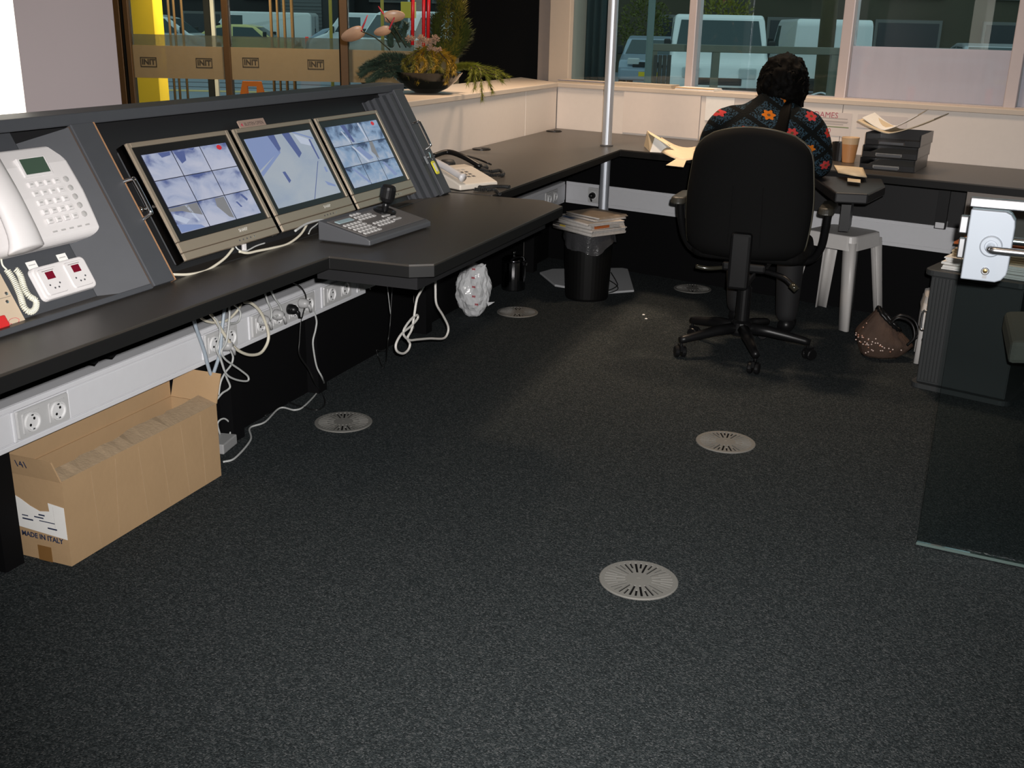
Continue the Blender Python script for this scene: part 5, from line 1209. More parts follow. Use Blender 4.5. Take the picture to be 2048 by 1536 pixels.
for k in range(6): MB().box((.004+k*.0135, -.006, .03), (.0155+k*.0135, -.0005, CH-.03)).build('tambour_slat', CABG, cbn, world=False, bevel=.002)
MB().box((.09, -.004, .03), (CWD-.004, -.0005, CH-.03)).build('door', CABG, cbn, world=False)
MB().tube(spline([(-.004, .03, .30), (-.02, .03, .295), (-.02, .03, .23), (-.004, .03, .225)], 5), .004, 8).build('handle', STEEL, cbn, world=False, smooth=True)
MB().lathe([(0, 0), (.009, 0), (.008, .004), (0, .005)], 12, T3((.0, .02, .19)) @ Matrix.Rotation(-math.pi/2, 4, 'Y')).build('lock', CHROME, cbn, world=False)
def stack(name, label, cat, M, w_, d_, h_, m_, n=6, jit=.006, seed=1):
    rnd = random.Random(seed); t = thing(name, label, cat, M); b = MB()
    for k in range(n):
        a = rnd.uniform(-jit, jit); c_ = rnd.uniform(-jit, jit); b.box((a, c_, h_*k/n+.0003), (w_+a, d_+c_, h_*(k+.9)/n))
    b.build('sheets', m_, t, world=False); return t
pc = cM @ T3((.03, .02, CH+.0005))
stack('paper_stack', 'stack of white papers on the grey cabinet', 'paper stack', pc, .30, .21, .05, PAPER, 8, .01, 3)
t = stack('paper_stack', 'yellowish paper pad on the stack of white papers', 'paper pad', pc @ T3((.02, .03, .0505)), .28, .19, .03, PAPCR, 4, .004, 4)
mg = thing('magazine', 'orange and yellow magazine curling on top of the paper pad', 'magazine', pc @ T3((.01, .06, .0815)) @ RZ(4))
MB().sheet(lambda u, v: ((u)*.27, v*.19, .012+.010*math.sin(u*2.2)+.006*(1-v)), 10, 6, .009).build('pages', mat('magazine_orange', (.40, .10, .02), .35, var=.5, vscale=14), mg, world=False, smooth=False)
MB().sheet(lambda u, v: (.01+u*.25, .10+v*.088, .0125+.010*math.sin(u*2.2)+.004*(1-v)), 10, 4, .001).build('cover_picture', mat('magazine_yellow', (.55, .36, .03), .35), mg, world=False)
# ------------------------------------------------------------------ glass gate with lock case and lever
g0_ = onz(1832, 1090); gdir = Vector((1.0, -.10, 0)).normalized()
GM = frame((float(g0_[0]), float(g0_[1]), 0), gdir, (0, 0, 1))     # local x along the gate, y up, z towards the room
gt = thing('glass_gate', 'low clear glass gate with a metal lock case and lever handle', 'gate', GM)
GH = .952
MB().box((0, .012, -.005), (.75, GH-.022, .005)).build('glass_leaf', MATS['gate'], gt, world=False, bevel=.001)
for y0_, y1_ in ((GH-.024, GH),): MB().box((.0, y0_, -.009), (.75, y1_, .009)).build('top_rail', STEEL, gt, world=False, bevel=.003)
lab(MB().box((0, .004, -.0052), (.75, .012, .0052)).build('bottom_edge', mat('glass_edge_green', (.10, .14, .13), .15, spec=.9), gt, world=False), 'polished glass edge')
zc0, zc1 = .752, .925
pcase = [(.006, zc0), (.085, zc0), (.098, zc0+.006), (.108, zc0+.02), (.110, zc0+.035), (.110, zc1-.035), (.108, zc1-.02), (.098, zc1-.006), (.085, zc1), (.006, zc1)]
LOCKM = mat('lock_case_grey', (.36, .40, .45), .5, metal=.25, var=.03, vscale=15)
lc_ = MB().prism(pcase, .006, .026).build('lock_case', LOCKM, gt, world=False, bevel=.003, seg=3)
MB().prism(pcase, -.026, -.006).build('lock_case', ALU, gt, world=False, bevel=.003)
yl = .84
MB().lathe([(.026, .026), (.026, .031), (.023, .033), (.015, .033), (.014, .030)], 32, T3((.064, yl, 0))).build('rose', LOCKM, lc_, world=False, smooth=False)
MB().tube(spline([(.064, yl, .03), (.064, yl, .062), (.07, yl, .074), (.085, yl, .078), (.20, yl, .078)], 6), .0095, 14).build('lever', STEEL, lc_, world=False, smooth=True)
MB().tube(spline([(.064, yl, -.028), (.064, yl, -.062), (.07, yl, -.074), (.085, yl, -.078), (.20, yl, -.078)], 6), .0095, 14).build('lever', STEEL, gt, world=False, smooth=True)
cyl = MB().lathe([(0, .026), (.0095, .026), (.0095, .030), (.008, .031), (0, .031)], 16, T3((.060, .778, 0))); cyl.box((.055, .760, .026), (.065, .776, .029)); cyl.build('lock_cylinder', STEEL, lc_, world=False)
MB().lathe([(0, .031), (.006, .031), (.005, .034), (0, .0345)], 12, T3((.060, .779, 0))).build('key_plug', mat('brass', (.45, .33, .15), .25, metal=1), lc_, world=False)
MB().box((-.016, .862, -.012), (.004, .905, .012)).build('strike_bolt', STEEL, gt, world=False, bevel=.003)
MB().box((-.012, .8, -.01), (.004, .85, .01)).build('strike_bolt', STEEL, gt, world=False, bevel=.003)
# ------------------------------------------------------------------ upholstered seat edge at the right border
q = onz(2035, 700, .42)
st_ = thing('lounge_chair', 'grey green upholstered seat on a dark base beside the glass gate', 'chair', (1.02, 3.9, 0))
q = onz(2022, 680, .42); ux_, uy_ = float(q[0]), float(q[1])
MB().sheet(lambda u, v: (ux_+.55*u, uy_-.02+.42*v-.1*u, .42+.016*math.sin(min(1, u*4)*math.pi/2)), 12, 6, .075).build('seat', mat('grey_green_cloth', (.10, .10, .085), .9, bump=.4, bscale=300), st_, smooth=False, bevel=.015)
MB().box((ux_+.12, uy_+.02, .02), (ux_+.5, uy_+.32, .34)).build('base', BLKP, st_)
for dx, dy in ((.14, .04), (.48, .04), (.14, .30), (.48, .30)): MB().tube([(ux_+dx, uy_+dy, 0.001), (ux_+dx, uy_+dy, .02)], .012, 8).build('foot', BLKPL, st_)
# ------------------------------------------------------------------ cream phone, black handset and cords on the left desk
p1 = onz(968, 372, ZD); p0_ = onz(905, 378, ZD)
fM = T3((float(onz(925, 372, ZD)[0]), float(onz(925, 372, ZD)[1]), ZD)) @ RZ(62)
fp = thing('desk_phone', 'cream desk phone with a sloping keypad beside the console end', 'phone', fM)
pr = [(-.10, .002), (-.10, .022), (-.06, .034), (.05, .062), (.10, .066), (.115, .055), (.115, .002)]
MB().prism(pr, -.09, .09, Matrix(((0, 0, 1, 0), (1, 0, 0, 0), (0, 1, 0, 0), (0, 0, 0, 1)))).build('housing', CREAM, fp, world=False, bevel=.006, seg=3)
sl = math.atan2(.028, .11)
for r_ in range(4):
    for c_ in range(3): MB().box((-.03+c_*.022, -.045+r_*.022, 0), (-.014+c_*.022, -.031+r_*.022, .004), T3((.0, 0, .0455)) @ Matrix.Rotation(sl, 4, 'X')).build('key', KEYG if r_ == 3 else DKGREY, fp, world=False, bevel=.001)
MB().box((.05, -.05, 0), (.07, .05, .0015), T3((0, 0, .0470)) @ Matrix.Rotation(sl, 4, 'X')).build('name_card', PAPER, fp, world=False)
lab(MB().tube(spline([(-.068, -.09, .045), (-.068, -.05, .056), (-.068, .04, .078), (-.068, .1, .082)], 5), [.016, .015, .014, .013, .013, .013, .013, .013, .013, .013, .013, .014, .015, .016, .017, .018], 10).build('handset', WHT, fp, world=False, smooth=True), 'white handset on its cradle')
hp_ = [onz(x, y, ZD) for x, y in ((872, 322), (895, 312), (925, 318), (960, 336))]
hz = [.055, .065, .055, .02]
hsn = thing('headset', 'black telephone headset lying behind the cream phone', 'headset', (float(hp_[2][0]), float(hp_[2][1]), ZD))
MB().tube(spline([(float(p[0]), float(p[1]), ZD+z) for p, z in zip([onz(x, y, ZD+z_) for (x, y), z_ in zip(((866, 312), (895, 304), (925, 313), (962, 334)), hz)], hz)], 6), .011, 8).build('band', BLKPL, hsn, smooth=True)
q1 = onz(962, 340, ZD); MB().lathe([(0, 0.001), (.03, .001), (.032, .012), (.024, .024), (0, .026)], 18, T3((float(q1[0]), float(q1[1]), ZD))).build('ear_cushion', RUB, hsn, smooth=True)
q1 = onz(898, 335, ZD); MB().lathe([(0, 0.001), (.032, .001), (.034, .014), (.026, .028), (0, .03)], 18, T3((float(q1[0])-.02, float(q1[1])+.03, ZD))).build('ear_cushion', RUB, hsn, smooth=True)
MB().tube(spline([tuple(onz(x, y, ZD+z_)) for x, y, z_ in ((935, 312, .03), (955, 318, .03), (975, 326, .02), (982, 329, .012))], 6), .004, 8).build('microphone_boom', BLKPL, hsn, smooth=True)
def zc_(x, y, z): return tuple(float(v) for v in onz(x, y, z))
tag(coil([zc_(962, 338, ZD+.012), zc_(980, 343, ZD+.01), zc_(1000, 341, ZD+.01), zc_(1006, 349, ZD+.01), zc_(985, 350, ZD+.01), zc_(968, 347, ZD+.01)], .006, .002, 60, 5, 7).build('coiled_cord', RUB, smooth=True), 'black coiled cord lying on the worktop by the headset', 'cord')
tag(coil([zc_(946, 372, ZD+.008), zc_(965, 375, ZD+.008), zc_(985, 373, ZD+.008), zc_(1008, 373, ZD+.009), zc_(1019, 374, ZD+.01)], .006, .002, 44, 5, 7).build('coiled_cord', RUB, smooth=True), 'black coiled cord running from the cream phone to the desk edge', 'cord')
tag(coil([zc_(948, 378, ZD+.008), zc_(970, 380, ZD+.008), zc_(990, 379, ZD+.008), zc_(1000, 388, ZD+.008)], .005, .002, 30, 5, 7).build('coiled_cord', RUB, smooth=True), 'short black coiled cord lying across the gap of the two worktops', 'cord')
# ------------------------------------------------------------------ papers on the back desk
pp = thing('newspaper', 'folded cream newspaper bent into a tent on the back desk left of the person', 'newspaper', zc_(1330, 305, ZD))
Q = lambda x, y, z: Vector(zc_(x, y, ZD+z))
def poly3(name, m_, parent, pts, th=.002):
    b = MB(); n_ = len(pts); b.add(pts, [tuple(range(n_))]); return b.build(name, m_, parent, solid=th)
MB().add([Q(1295, 261, .09), Q(1288, 292, .004), Q(1300, 304, .004), Q(1310, 273, .075)], [(0, 1, 2, 3)]).build('page', PAPCR, pp, solid=.003)
MB().add([Q(1310, 273, .075), Q(1300, 304, .004), Q(1345, 306, .004), Q(1340, 290, .045)], [(0, 1, 2, 3)]).build('page', PAPER, pp, solid=.002)
MB().add([Q(1295, 261, .092), Q(1318, 274, .075), Q(1368, 310, .006), Q(1362, 309, .008), Q(1330, 287, .05), Q(1300, 268, .088)], [(0, 1, 2, 3, 4, 5)]).build('page', PAPCR, pp, solid=.002)
MB().grid(lambda u, v: Q(1322+70*u-8*v*0, 274+18*math.sin(u*2.2)*1.0+v*(30-6*u)+u*4, .05*(1-u)*(1-v)+.006), 8, 4).build('page', PAPCR, pp, smooth=True, solid=.002)
MB().add([Q(1365, 310, .008), Q(1332, 330, .004), Q(1367, 334, .004), Q(1372, 322, .006), Q(1392, 298, .01)], [(0, 1, 2, 3, 4)]).build('page', PAPCR, pp, solid=.002)
for k in range(4): MB().tube([Q(1342+k*7, 315-k*4, .009), Q(1360+k*6, 316-k*4, .009)], .0006, 4).build('print_line', KEYG, pp)
bk_ = thing('notebook', 'open cream notebook lying by the right elbow of the person', 'notebook', zc_(1700, 345, ZD))
MB().grid(lambda u, v: Q(1668+58*u+8*v, 330+5*u+v*(15+4*u), .008+.012*math.sin(u*3.1)), 10, 3).build('pages', PAPCR, bk_, smooth=True, solid=.004)
MB().grid(lambda u, v: Q(1695+26*u, 356+3*u+v*6, .004), 2, 1).build('loose_sheet', PAPCR, bk_, solid=.002)
for k in range(4): MB().tube([Q(1674+k*2, 334+3*k, .022), Q(1716+k*2, 337+3*k, .022)], .0005, 4).build('print_line', KEYG, bk_)
# ------------------------------------------------------------------ paper cup
q = zc_(1696, 325, ZD)
cp = thing('paper_cup', 'orange brown paper cup with a pale rim beside the letter trays', 'cup', q)
MB().lathe([(0, .001), (.027, .001), (.028, .004), (.037, .085)], 28).build('cup', mat('cup_orange', (.52, .24, .09), .5), cp, world=False, smooth=False)
MB().lathe([(.037, .085), (.0395, .112), (.0405, .114), (.0395, .116), (.038, .112), (.0355, .086), (.03, .03), (0, .028)], 28).build('rim', mat('cup_pale', (.62, .42, .24), .5), cp, world=False, smooth=False)
q2 = zc_(1675, 327, ZD)
ct = thing('pen_pot', 'black pen pot standing behind the paper cup', 'pen pot', (q2[0]-.005, q2[1]+.13, q2[2]))
MB().lathe([(0, .001), (.038, .001), (.04, .085), (.037, .085), (.035, .01), (0, .01)], 20).build('pot', BLKPL, ct, world=False)
# ------------------------------------------------------------------ letter trays with a bent paper on top
tq = zc_(1718, 337, ZD); tq2 = zc_(1828, 346, ZD); tdir = Vector((tq2[0]-tq[0], tq2[1]-tq[1], 0)); TW = tdir.length
TM = frame((tq[0], tq[1], ZD), tdir, (-tdir.y, tdir.x, 0))
TRYM = mat('tray_black', (.010, .010, .011), .3, spec=.5)
lbs = ['bottom black letter tray of the stack on the back desk', 'middle black letter tray of the stack on the back desk', 'top black letter tray holding a folded newspaper']
TD = .30; hgts = [.0, .053, .106]
for i, z in enumerate(hgts):
    t = thing('letter_tray', lbs[i], 'letter tray', TM @ T3((.003*i, .012*i, z)), group='stacked letter trays')
    MB().box((0, 0, .001), (TW, TD, .005)).build('bottom', TRYM, t, world=False)
    for x in (0, TW-.004): MB().box((x, 0, .005), (x+.004, TD, .052)).build('side', TRYM, t, world=False, bevel=.001)
    MB().box((.004, TD-.004, .005), (TW-.004, TD, .052)).build('back', TRYM, t, world=False)
    for x0, x1 in ((.004, TW*.24), (TW*.72, TW-.004)): MB().box((x0, 0, .005), (x1, .004, .024)).build('front_lip', TRYM, t, world=False)
    MB().box((TW*.26, .002, .005), (TW*.70, .006, .015)).build('label_holder', DKGREY, t, world=False)
    if i < 2:
        pk = stack('paper_stack', ['thin sheaf of papers inside the bottom letter tray', 'thin sheaf of papers inside the middle letter tray'][i], 'papers', TM @ T3((.02+.003*i, .03, z+.0055)), TW-.04, .25, .012, mat('dim_paper', (.35, .33, .30), .8), 4)
np_t = thing('newspaper', 'cream newspaper bent in a valley across the top letter tray', 'newspaper', TM @ T3((TW/2, .12, .162)))
MB().sheet(lambda u, v: (-TW*.62+TW*1.35*u+.02*v, -.14+.24*v, .002+.075*abs(u-.42)**1.35*2+.02*v*abs(u-.4)), 16, 6, .004).build('pages', PAPCR, np_t, world=False, smooth=False)
MB().sheet(lambda u, v: (-TW*.57+TW*.98*u, -.10+.24*v, .012+.075*abs(u-.42)**1.35*2+.02*v*abs(u-.4)), 16, 5, .003).build('pages', PAPER, np_t, world=False)
# ------------------------------------------------------------------ notices taped on the back counter
def notice(px0, py0, px1, py1, label, lines, txt=None):
    x0, z1 = bl(px0, py0, .002); x1, z0 = bl(px1, py1, .002); t = thing('notice', label, 'notice', MBK @ frame(((x0+x1)/2, -.0012, (z0+z1)/2), (1, 0, 0), (0, 0, 1)))
    w_, h_ = x1-x0, z1-z0
    MB().box((-w_/2, -h_/2, 0), (w_/2, h_/2, .0008)).build('sheet', mat('notice_paper', (.64, .58, .55), .35), t, world=False)
    for k, (y, a, c_, m_) in enumerate(lines): MB().box((w_*(a-.5), h_*(y-.5), .0008), (w_*(c_-.5), h_*(y-.5)+.005, .0012)).build('print_line', m_, t, world=False)
    if txt:
        for s_, sz, x, y in txt: text(s_, sz, T3((w_*(x-.5), h_*(y-.5), .0008)), mat('faded_red_ink', (.40, .10, .14), .6), t, ext=.0003)
GRNI = mat('green_ink', (.20, .25, .13), .6); FDI = mat('faded_grey_ink', (.42, .38, .36), .6)
notice(1628, 222, 1699, 274, 'handwritten notice with red capitals taped to the back counter', [(.72, .15, .9, FDI), (.6, .1, .92, FDI), (.48, .1, .8, FDI), (.36, .35, .95, GRNI), (.56, .3, .9, FDI)], [('DAMES', .040, .33, .86), ('- 00', .034, .36, .20)])
notice(1716, 228, 1812, 262, 'clear glossy plastic sleeve taped above the letter trays', [])
# pale sheet pinned beside the person
x0, _ = bl(1413, 190, .004); x1, _ = bl(1470, 190, .004)
tag(MB().box((x0, -.004, .86), (x1, -.002, 1.0), MBK).build('pinned_sheet', PAPER), 'pale sheet pinned to the back counter beside the left shoulder of the person', 'sheet')
# papers and folders lying on the ledge
def ledge_item(px0, px1, label, m_, h_, off, d_, stripe=None):
    a, _ = bl(px0, 170, -.05); c, _ = bl(px1, 175, -.05); t = thing('folder', label, 'folder', MBK @ T3((a, off, 1.0105)), group='folders on the window ledge')
    b = MB()
    for k in range(3): b.box((.002*k, .001*k, h_*k/3+.0003), (c-a-.003*k, d_-.001*k, h_*(k+.92)/3))
    b.build('sheets', m_, t, world=False)
    if stripe: MB().box((0, -.001, h_*.7), (c-a, .003, h_*.9)).build('edge_stripe', stripe, t, world=False)
ledge_item(1122, 1222, 'beige folder with a blue edge on the ledge by the column', mat('folder_beige', (.52, .44, .34), .6), .018, .015, .10, mat('edge_blue', (.22, .22, .30), .5))
ledge_item(1228, 1350, 'long beige folder on the ledge beside the metal pole', mat('folder_beige', (0, 0, 0)), .020, .01, .105)
ledge_item(1358, 1436, 'white folder with an orange edge on the ledge by the person', PAPER, .014, .005, .105, mat('edge_orange', (.70, .34, .05), .5))
# ------------------------------------------------------------------ card holder on the left ledge
q = zc_(1022, 152, 1.01); chM = T3(q) @ RZ(12)
chd = thing('card_holder', 'beige information card in a small stand on the left ledge', 'card stand', chM)
ct_ = Matrix.Rotation(math.radians(-12), 4, 'X')
zt_ = .155
cd2 = MB().prism(rrect(.15, zt_, .012, 4, 0, zt_/2+.012), -.002, .002, ct_ @ Matrix.Rotation(math.pi/2, 4, 'X')).build('card', mat('card_beige', (.44, .36, .27), .6), chd, world=False)
lab(MB().box((.022, -.0035, .095), (.062, -.0021, .125), ct_).build('picture', mat('card_picture', (.02, .03, .06), .4), cd2, world=False), 'dark blue picture')
for k, (z, l_) in enumerate(((.15, .04), (.13, .055), (.108, .06))): MB().box((-.06, -.0030, z), (-.06+l_, -.0021, z+.006), ct_).build('print_line', mat('card_print', (.16, .13, .12), .6), cd2, world=False)
MB().box((-.075, -.02, .001), (.055, .03, .008)).build('stand', mat('card_white', (.5, .48, .46), .4), chd, world=False)
MB().box((-.075, -.02, .008), (.05, -.016, .055)).build('stand', mat('card_white', (0, 0, 0)), chd, world=False)
# ------------------------------------------------------------------ flower arrangement on the left ledge
fb = Vector((-2.275, 4.76, 1.011))
fa = thing('flower_arrangement', 'black bowl of evergreens, red candles and anthuriums on the left ledge', 'flower arrangement', fb)
def fp_(px, py, off=0.): v = Vector(onplane(px, py, np.array(fb)+FWH*off, FWH)); return v
MB().lathe([(0, .001), (.055, .001), (.06, .004), (.10, .022), (.145, .058), (.17, .092), (.172, .096), (.165, .096), (.13, .06), (.08, .035), (0, .03)], 40, T3(fb)).build('bowl', mat('bowl_black_glaze', (.004, .005, .004), .12, spec=.6), fa, smooth=False)
rnd = random.Random(21)
FIR = mat('fir_green', (.034, .062, .042), .6, var=.35, vscale=30); GOLD = mat('golden_cypress', (.30, .18, .012), .6, var=.4, vscale=30); THU = mat('thuja_green', (.05, .065, .010), .6, var=.45, vscale=25); THU2 = mat('thuja_olive', (.13, .115, .014), .6, var=.4, vscale=25); TRA = mat('trailing_yellow_green', (.19, .20, .015), .6, var=.3, vscale=30)
TWG = mat('twig_brown', (.05, .03, .015), .8)
def needles(path, rad, n, ln, wd, m_, name, fwd=.6, taper=True, twig=.003):
    P = spline(path, 8); b = MB()
    for k in range(n):
        i = rnd.randrange(len(P)-1); t_ = rnd.random(); p = P[i].lerp(P[i+1], t_); d = (P[i+1]-P[i]).normalized(); f_ = (i+t_)/(len(P)-1)
        s = d.orthogonal(); s = Matrix.Rotation(rnd.uniform(0, 6.283), 3, d) @ s; rr = rad*((1-.55*f_) if taper else 1)
        q0 = p+s*rr*rnd.uniform(0, .6); dirv = (s+d*fwd).normalized(); l_ = ln*rnd.uniform(.6, 1.2); sd = dirv.cross(d).normalized()*wd
        b.add([q0-sd, q0+sd, q0+dirv*l_], [(0, 1, 2)]); 
    hb_ = b.build(name, m_, fa); tag(hb_, kind='stuff')
    MB().tube(P, twig, 5).build('twig', TWG, fa, smooth=True)
for pts in ([(830, 135, 0), (790, 115, -.05), (745, 125, -.08), (722, 140, -.08)], [(830, 140, -.03), (785, 132, -.08), (740, 138, -.10), (720, 150, -.1)], [(825, 150, -.05), (790, 148, -.1), (755, 152, -.12), (735, 162, -.12)], [(835, 128, .0), (800, 112, -.02), (770, 112, -.03), (755, 122, -.03)], [(815, 140, .04), (770, 128, .0), (735, 128, .0)], [(840, 130, .0), (800, 128, -.08), (760, 142, -.12), (745, 158, -.12)]):
    needles([fp_(*p) for p in pts], .016, 1500, .024, .0028, FIR, 'fir_branch', .9)
for pts in ([(800, 85, .1), (792, 60, .1), (796, 40, .1)], [(820, 95, .08), (808, 70, .1), (812, 48, .1)], [(785, 95, .05), (780, 75, .06), (790, 58, .06)]):
    needles([fp_(*p) for p in pts], .016, 500, .03, .003, FIR, 'fir_branch', 1.2)
for k in range(9):
    x = 815+k*10.5; j_ = rnd.uniform(-6, 6); pts = [(845+k*4, 100+j_, -.03), (x+2+j_, 108+abs(k-4)*2, -.08+.004*j_), (x+(k-3)*1.4-j_, 128, -.12), (x+(k-3)*1.8+j_, 140+(k*7 % 5)*6, -.13)]
    needles([fp_(*p) for p in pts], .013, 420, .026, .0028, (GOLD, THU2, GOLD, GOLD, THU2)[k % 5] if k > 1 else THU2, 'golden_cypress_spray', 1.4)
for k, (x, m_) in enumerate(((880, THU), (893, THU2), (906, THU), (918, THU2), (930, THU), (870, THU), (925, THU), (911, THU2))):
    tp = (-25, -30, -40, 5, 62, 30, 40, -10)[k]
    needles([fp_(890+(x-890)*.4, 115, .02), fp_(x, 80, .03), fp_(x+2, (80+tp)/2, .03), fp_(x+3, tp, .03)], .030, 700, .030, .0045, m_, 'thuja_branch', .9, taper=False)
for k in range(7):
    ex = (1018, 1005, 985, 965, 950, 990, 935)[k]; ey = (155, 162, 185, 200, 178, 150, 168)[k]
    needles([fp_(905, 135, -.03), fp_(935, 132, -.08), fp_((935+ex)/2+8, 138+k % 3*3, -.14), fp_(ex, ey, -.18)], .008, 360, .03, .0016, TRA, 'trailing_spray', 1.8)
for k in range(14):
    p = fp_(815+rnd.uniform(0, 62), 92+rnd.uniform(-16, 12), -.08); b = MB()
    for j in range(26):
        d = Vector((rnd.gauss(0, 1), rnd.gauss(0, 1), rnd.gauss(.4, .8))).normalized(); b.tube([p, p+d*.02], [.0012, .0018], 4)
    b.build('dried_flower_head', mat('dried_beige', (.30, .19, .13), .8, var=.3), fa)
for (x0, x1, yb_) in ((825, 826, 82), (847, 848, 86), (856, 858, 80)):
    MB().tube([fp_(x0, yb_+8, -.03), fp_(x1, -60, -.03)], .0085, 12).build('red_candle', mat('red_wax', (.55, .012, .018), .35), fa, smooth=True)
SPA = mat('spathe_salmon', (.60, .38, .25), .35, var=.2, vscale=20); SPX = mat('spadix_red', (.50, .03, .05), .4)
for (cx_, cy_, bx_, by_, ang, sz) in ((722, 62, 780, 100, 205, .085), (772, 35, 812, 95, 12, .075), (778, 58, 800, 95, 200, .06)):
    c_ = fp_(cx_, cy_, -.12); st_ = fp_(bx_, by_, -.05)
    MB().tube(spline([st_, (st_+c_)/2+Vector((0, 0, .012)), c_], 6), .003, 6).build('flower_stem', mat('stem_dark', (.015, .02, .008), .5), fa, smooth=True)
    U_ = Vector(RH)*math.cos(math.radians(ang))+Vector((0, 0, math.sin(math.radians(ang)))); W_ = (Vector(FWH)*-.55+Vector((0, 0, .85))); W_ = (W_-U_*W_.dot(U_)).normalized(); N_ = U_.cross(W_)
    pl_ = []
    for j in range(24):
        a = 2*math.pi*j/24; r_ = sz*(.62+.38*math.cos(a))*(1 if math.cos(a) > -.8 else .85); pl_.append((r_*math.cos(a)*1.05, r_*math.sin(a)*.42+.13*sz*math.sin(a)))
    b = MB(); b.add([c_+U_*(x+.01)+W_*y+N_*(.12*(x*x+y*y)/sz) for x, y in pl_]+[c_], [(24, i, (i+1) % 24) for i in range(24)]); b.build('anthurium_spathe', SPA, fa, smooth=True, solid=.0015)
    MB().tube([c_, c_-U_*.02+Vector((0, 0, .03)), c_-U_*.035+Vector((0, 0, .055))], [.0045, .004, .002], 8).build('anthurium_spadix', SPX, fa, smooth=True)
# ------------------------------------------------------------------ cables
CGY = mat('cable_grey', (.42, .43, .42), .45); CCR = mat('cable_cream', (.62, .58, .47), .45); CWH = mat('cable_white', (.66, .64, .60), .4); CBL = mat('cable_blue_grey', (.30, .35, .40), .4); CBK = mat('cable_black', (.008, .008, .008), .4)
def cable(label, m_, r, pts, name='cable', n=8):
    out = []
    for p in pts:
        if p[2] == 'z': q = onz(p[0], p[1], p[3]); 
        else: q = onx(p[0], p[1], p[3] if len(p) > 3 else -1.93)
        q = np.array(q); q[2] = max(q[2], r+.001); out.append(tuple(float(v) for v in q))
    return tag(MB().tube(spline(out, n), r, 8).build(name, m_, smooth=True), label, 'cable')
X_ = lambda L, x: [(a, b, 'x', x) for a, b in L]
cable('blue grey flat lead hanging in a sharp V in front of the trunking', CBL, .0056, X_([(386, 632), (392, 655), (407, 697), (417, 735), (424, 751), (431, 735), (440, 705), (443, 670), (447, 635), (450, 608)], -1.925))
cable('cream cable hanging in a big round loop below the trunking', CCR, .0050, X_([(415, 622), (428, 636), (440, 655), (450, 671), (462, 688), (480, 703), (501, 710), (521, 706), (534, 688), (537, 668), (529, 640), (518, 620), (502, 606), (488, 604)], -1.915))
cable('cream cable lying in a shallow sag across the top of the trunking', CCR, .0042, X_([(396, 630), (410, 641), (430, 645), (455, 640), (474, 622), (482, 608)], -1.935))
cable('thin grey cable dropping in front of the double socket by the V shaped lead', CGY, .0033, X_([(458, 609), (459, 631), (456, 662), (452, 686), (443, 703), (450, 718), (466, 730), (482, 741), (496, 753), (494, 762), (471, 759), (452, 747), (441, 718), (433, 697), (439, 674), (440, 659), (434, 641), (428, 634)], -1.905))
cable('thin grey cable falling behind the open end of the cardboard box', CGY, .0033, X_([(446, 676), (452, 692), (460, 700), (466, 714), (462, 730), (450, 746), (441, 765), (437, 790)], -1.93))
cable('thin grey cable with a small kink beside the cardboard box', CGY, .0033, X_([(440, 712), (447, 735), (453, 755), (460, 772), (456, 779), (445, 786), (434, 798)], -1.935))
cable('small grey cable loop over the trunking top near the cream cables', CGY, .0033, X_([(462, 606), (474, 614), (481, 626), (478, 641), (468, 647), (455, 645)], -1.93))
cable('grey plug lead running up to the desk from the first of four sockets', CGY, .0033, X_([(528, 578), (535, 602), (542, 618), (543, 634), (538, 643), (524, 644)], -1.92))
cable('grey plug lead looping to the second of four sockets', CGY, .0033, X_([(540, 576), (550, 597), (561, 613), (563, 626), (553, 632), (549, 634)], -1.92))
cable('black lead running from the black plug up under the desk', CBK, .0026, X_([(580, 562), (600, 573), (611, 590), (611, 606), (606, 628), (602, 636), (590, 624), (580, 619)], -1.92))
cable('black lead falling from the black plug to the carpet', CBK, .003, X_([(602, 634), (599, 680), (599, 710), (618, 740), (629, 764)], -1.95)+[(641, 782, 'z', .004), (650, 806, 'z', .004), (635, 820, 'z', .004), (602, 813, 'z', .004), (563, 804, 'z', .004), (530, 832, 'z', .004)])
cable('long grey lead falling from the fourth socket and snaking over the carpet', CGY, .0034, X_([(600, 608), (613, 609), (626, 621), (633, 641), (631, 660), (626, 682), (628, 706), (634, 735), (645, 757)], -1.95)+[(645, 772, 'z', .005), (611, 810, 'z', .005), (590, 820, 'z', .005), (560, 816, 'z', .005), (530, 844, 'z', .005), (500, 856, 'z', .005), (501, 880, 'z', .005), (470, 916, 'z', .005), (446, 924, 'z', .005)])
cable('white cable tangled in knotted loops under the desk extension', CWH, .0046, X_([(871, 556), (871, 580), (873, 608), (886, 631), (896, 652), (895, 667), (886, 677), (860, 677), (835, 679), (819, 680), (808, 671), (808, 659), (820, 641), (833, 630), (835, 637), (822, 652), (803, 668), (792, 688), (794, 702), (806, 707), (816, 700), (820, 688), (815, 676), (823, 660), (827, 640), (833, 602), (838, 589), (848, 571), (856, 556)], -1.66))
cable('thin pale wire hanging straight below the chipboard edge', CGY, .0014, X_([(772, 546), (775, 575), (781, 628)], -1.80))
cable('thin black wire looping down to the carpet below the chipboard edge', CBK, .0026, X_([(786, 548), (783, 600), (780, 650), (775, 690)], -1.85)+[(772, 722, 'z', .01), (766, 735, 'z', .004), (757, 715, 'z', .02), (753, 700, 'z', .05), (760, 702, 'z', .04), (772, 700, 'z', .04)])
cable('short grey lead leaving the small data outlet', CGY, .0018, X_([(722, 557), (731, 560), (738, 572), (741, 579)], -1.93))
def ccable(label, m_, r, pts, n_):
    return tag(MB().tube(spline([c3(a, b, n_) for a, b in pts], 8), r, 8).build('cable', m_, smooth=True), label, 'cable')
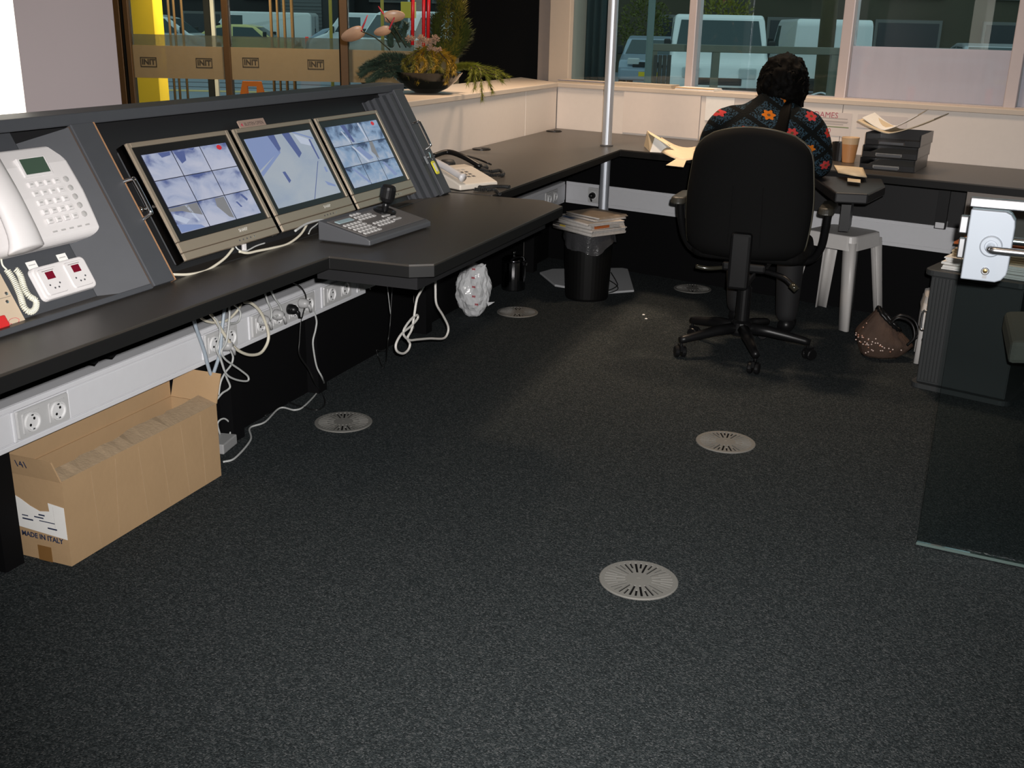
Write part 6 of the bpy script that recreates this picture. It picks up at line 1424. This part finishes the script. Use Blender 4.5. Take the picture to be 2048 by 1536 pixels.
ccable('cream cable drooping under the first monitor in the console bay', CCR, .0034, [(344, 549), (374, 549), (400, 545), (419, 538), (449, 517), (467, 496)], -.015)
ccable('pale cable drooping under the middle monitor in the console bay', CCR, .0034, [(478, 503), (495, 506), (515, 502), (545, 496), (575, 488), (600, 470), (614, 449)], -.012)
ccable('thin grey cable curling between the first and middle monitors', CGY, .002, [(470, 492), (478, 500), (492, 502), (512, 492), (530, 486)], -.014)
ccable('grey cable arching over the joystick keyboard corner', CGY, .0034, [(590, 462), (612, 448), (640, 440), (660, 443), (672, 447)], .004)
ccable('thin grey cable hanging behind the joystick keyboard', CGY, .002, [(617, 468), (622, 458), (632, 450), (640, 443)], .002)
pg = thing('cable_connector', 'white cable connector hanging under the first monitor', 'connector', MC @ T3((*onC(488, 492, -.02), -.02)) @ RZ(-35))
MB().box((-.006, -.014, -.004), (.006, .014, .004)).build('shell', WHT, pg, world=False, bevel=.002); MB().box((-.004, .014, -.003), (.004, .021, .003)).build('tip', STEEL, pg, world=False)
cable('thin black lead lying in curves over the pale floor board', CBK, .0028, [(1222, 545, 'z', .018), (1232, 562, 'z', .018), (1234, 572, 'z', .018), (1214, 580, 'z', .018), (1213, 560, 'z', .018), (1230, 568, 'z', .018), (1236, 577, 'z', .018), (1228, 583, 'z', .018), (1212, 587, 'z', .018)])
def plug_at(px, py, m_, label):
    p = onx(px, py, TX+.0095); plug(frame(tuple(float(v) for v in (TX+.0095, p[1], p[2])), (0, 1, 0), (0, 0, 1)), m_, label=label)
GPL = mat('plug_grey', (.36, .36, .36), .4)
for (px, py, m_, l_) in ((521, 640, GPL, 'grey plug in the first of four sockets'), (550, 629, GPL, 'grey plug in the second of four sockets'), (578, 618, BLKPL, 'black plug in the third of four sockets'), (601, 606, GPL, 'grey plug in the fourth of four sockets'), (446, 690, GPL, 'grey plug in the double socket above the cardboard box')): plug_at(px, py, m_, l_)
q = onz(452, 893); ad = thing('power_adapter', 'small grey power adapter on the carpet beside the cardboard box', 'adapter', T3((float(q[0])+.0, float(q[1])-.02, 0)) @ RZ(10))
MB().box((-.03, -.05, .001), (.03, .05, .035)).build('case', mat('adapter_grey', (.30, .30, .30), .5), ad, world=False, bevel=.004)
MB().tube(spline([(0, .05, .02), (.0, .075, .05), (-.01, .05, .085), (-.02, .02, .08), (-.02, .03, .036)], 7), .003, 8).build('lead', CGY, ad, world=False, smooth=True)
# black cable tray with bent tabs under the console desk
ctp = [(-10, 735), (60, 730), (100, 722), (157, 723), (192, 729), (205, 714), (227, 715.6), (246, 695), (276, 671), (350, 655), (400, 632), (450, 612), (488, 598), (515, 600), (535, 575), (600, 560)]
ctr_ = thing('cable_tray', 'black sheet cable tray with jagged bent tabs below the console desk', 'cable tray', (-1.84, 2.0, .6))
lo_ = [onx(a, b, -1.80) for a, b in ctp]; b = MB(); vs = []
for p in lo_: vs += [(-1.80, float(p[1]), min(float(p[2]), ZD-TH-.012)), (-1.80, float(p[1]), ZD-TH-.002)]
b.add(vs, [(2*i, 2*i+2, 2*i+3, 2*i+1) for i in range(len(lo_)-1)]); b.build('tray_sheet', BLKP, ctr_, solid=.002)
MB().box((-1.80, float(lo_[0][1]), ZD-TH-.006), (-1.70, float(lo_[-1][1]), ZD-TH-.002)).build('tray_flange', BLKP, ctr_)
# two small scraps of paper on the carpet
for (x, y), l_ in (((1287, 630), 'tiny white paper scrap on the carpet between bin and chair'), ((1292, 638), 'tiny pale crumb on the carpet between bin and chair')):
    q = onz(x, y); tag(MB().prism([(-.006, -.004), (.005, -.005), (.007, .004), (-.003, .006)], .001, .004, T3((float(q[0]), float(q[1]), 0)), top=.7).build('paper_scrap', PAPER), l_, 'scrap')
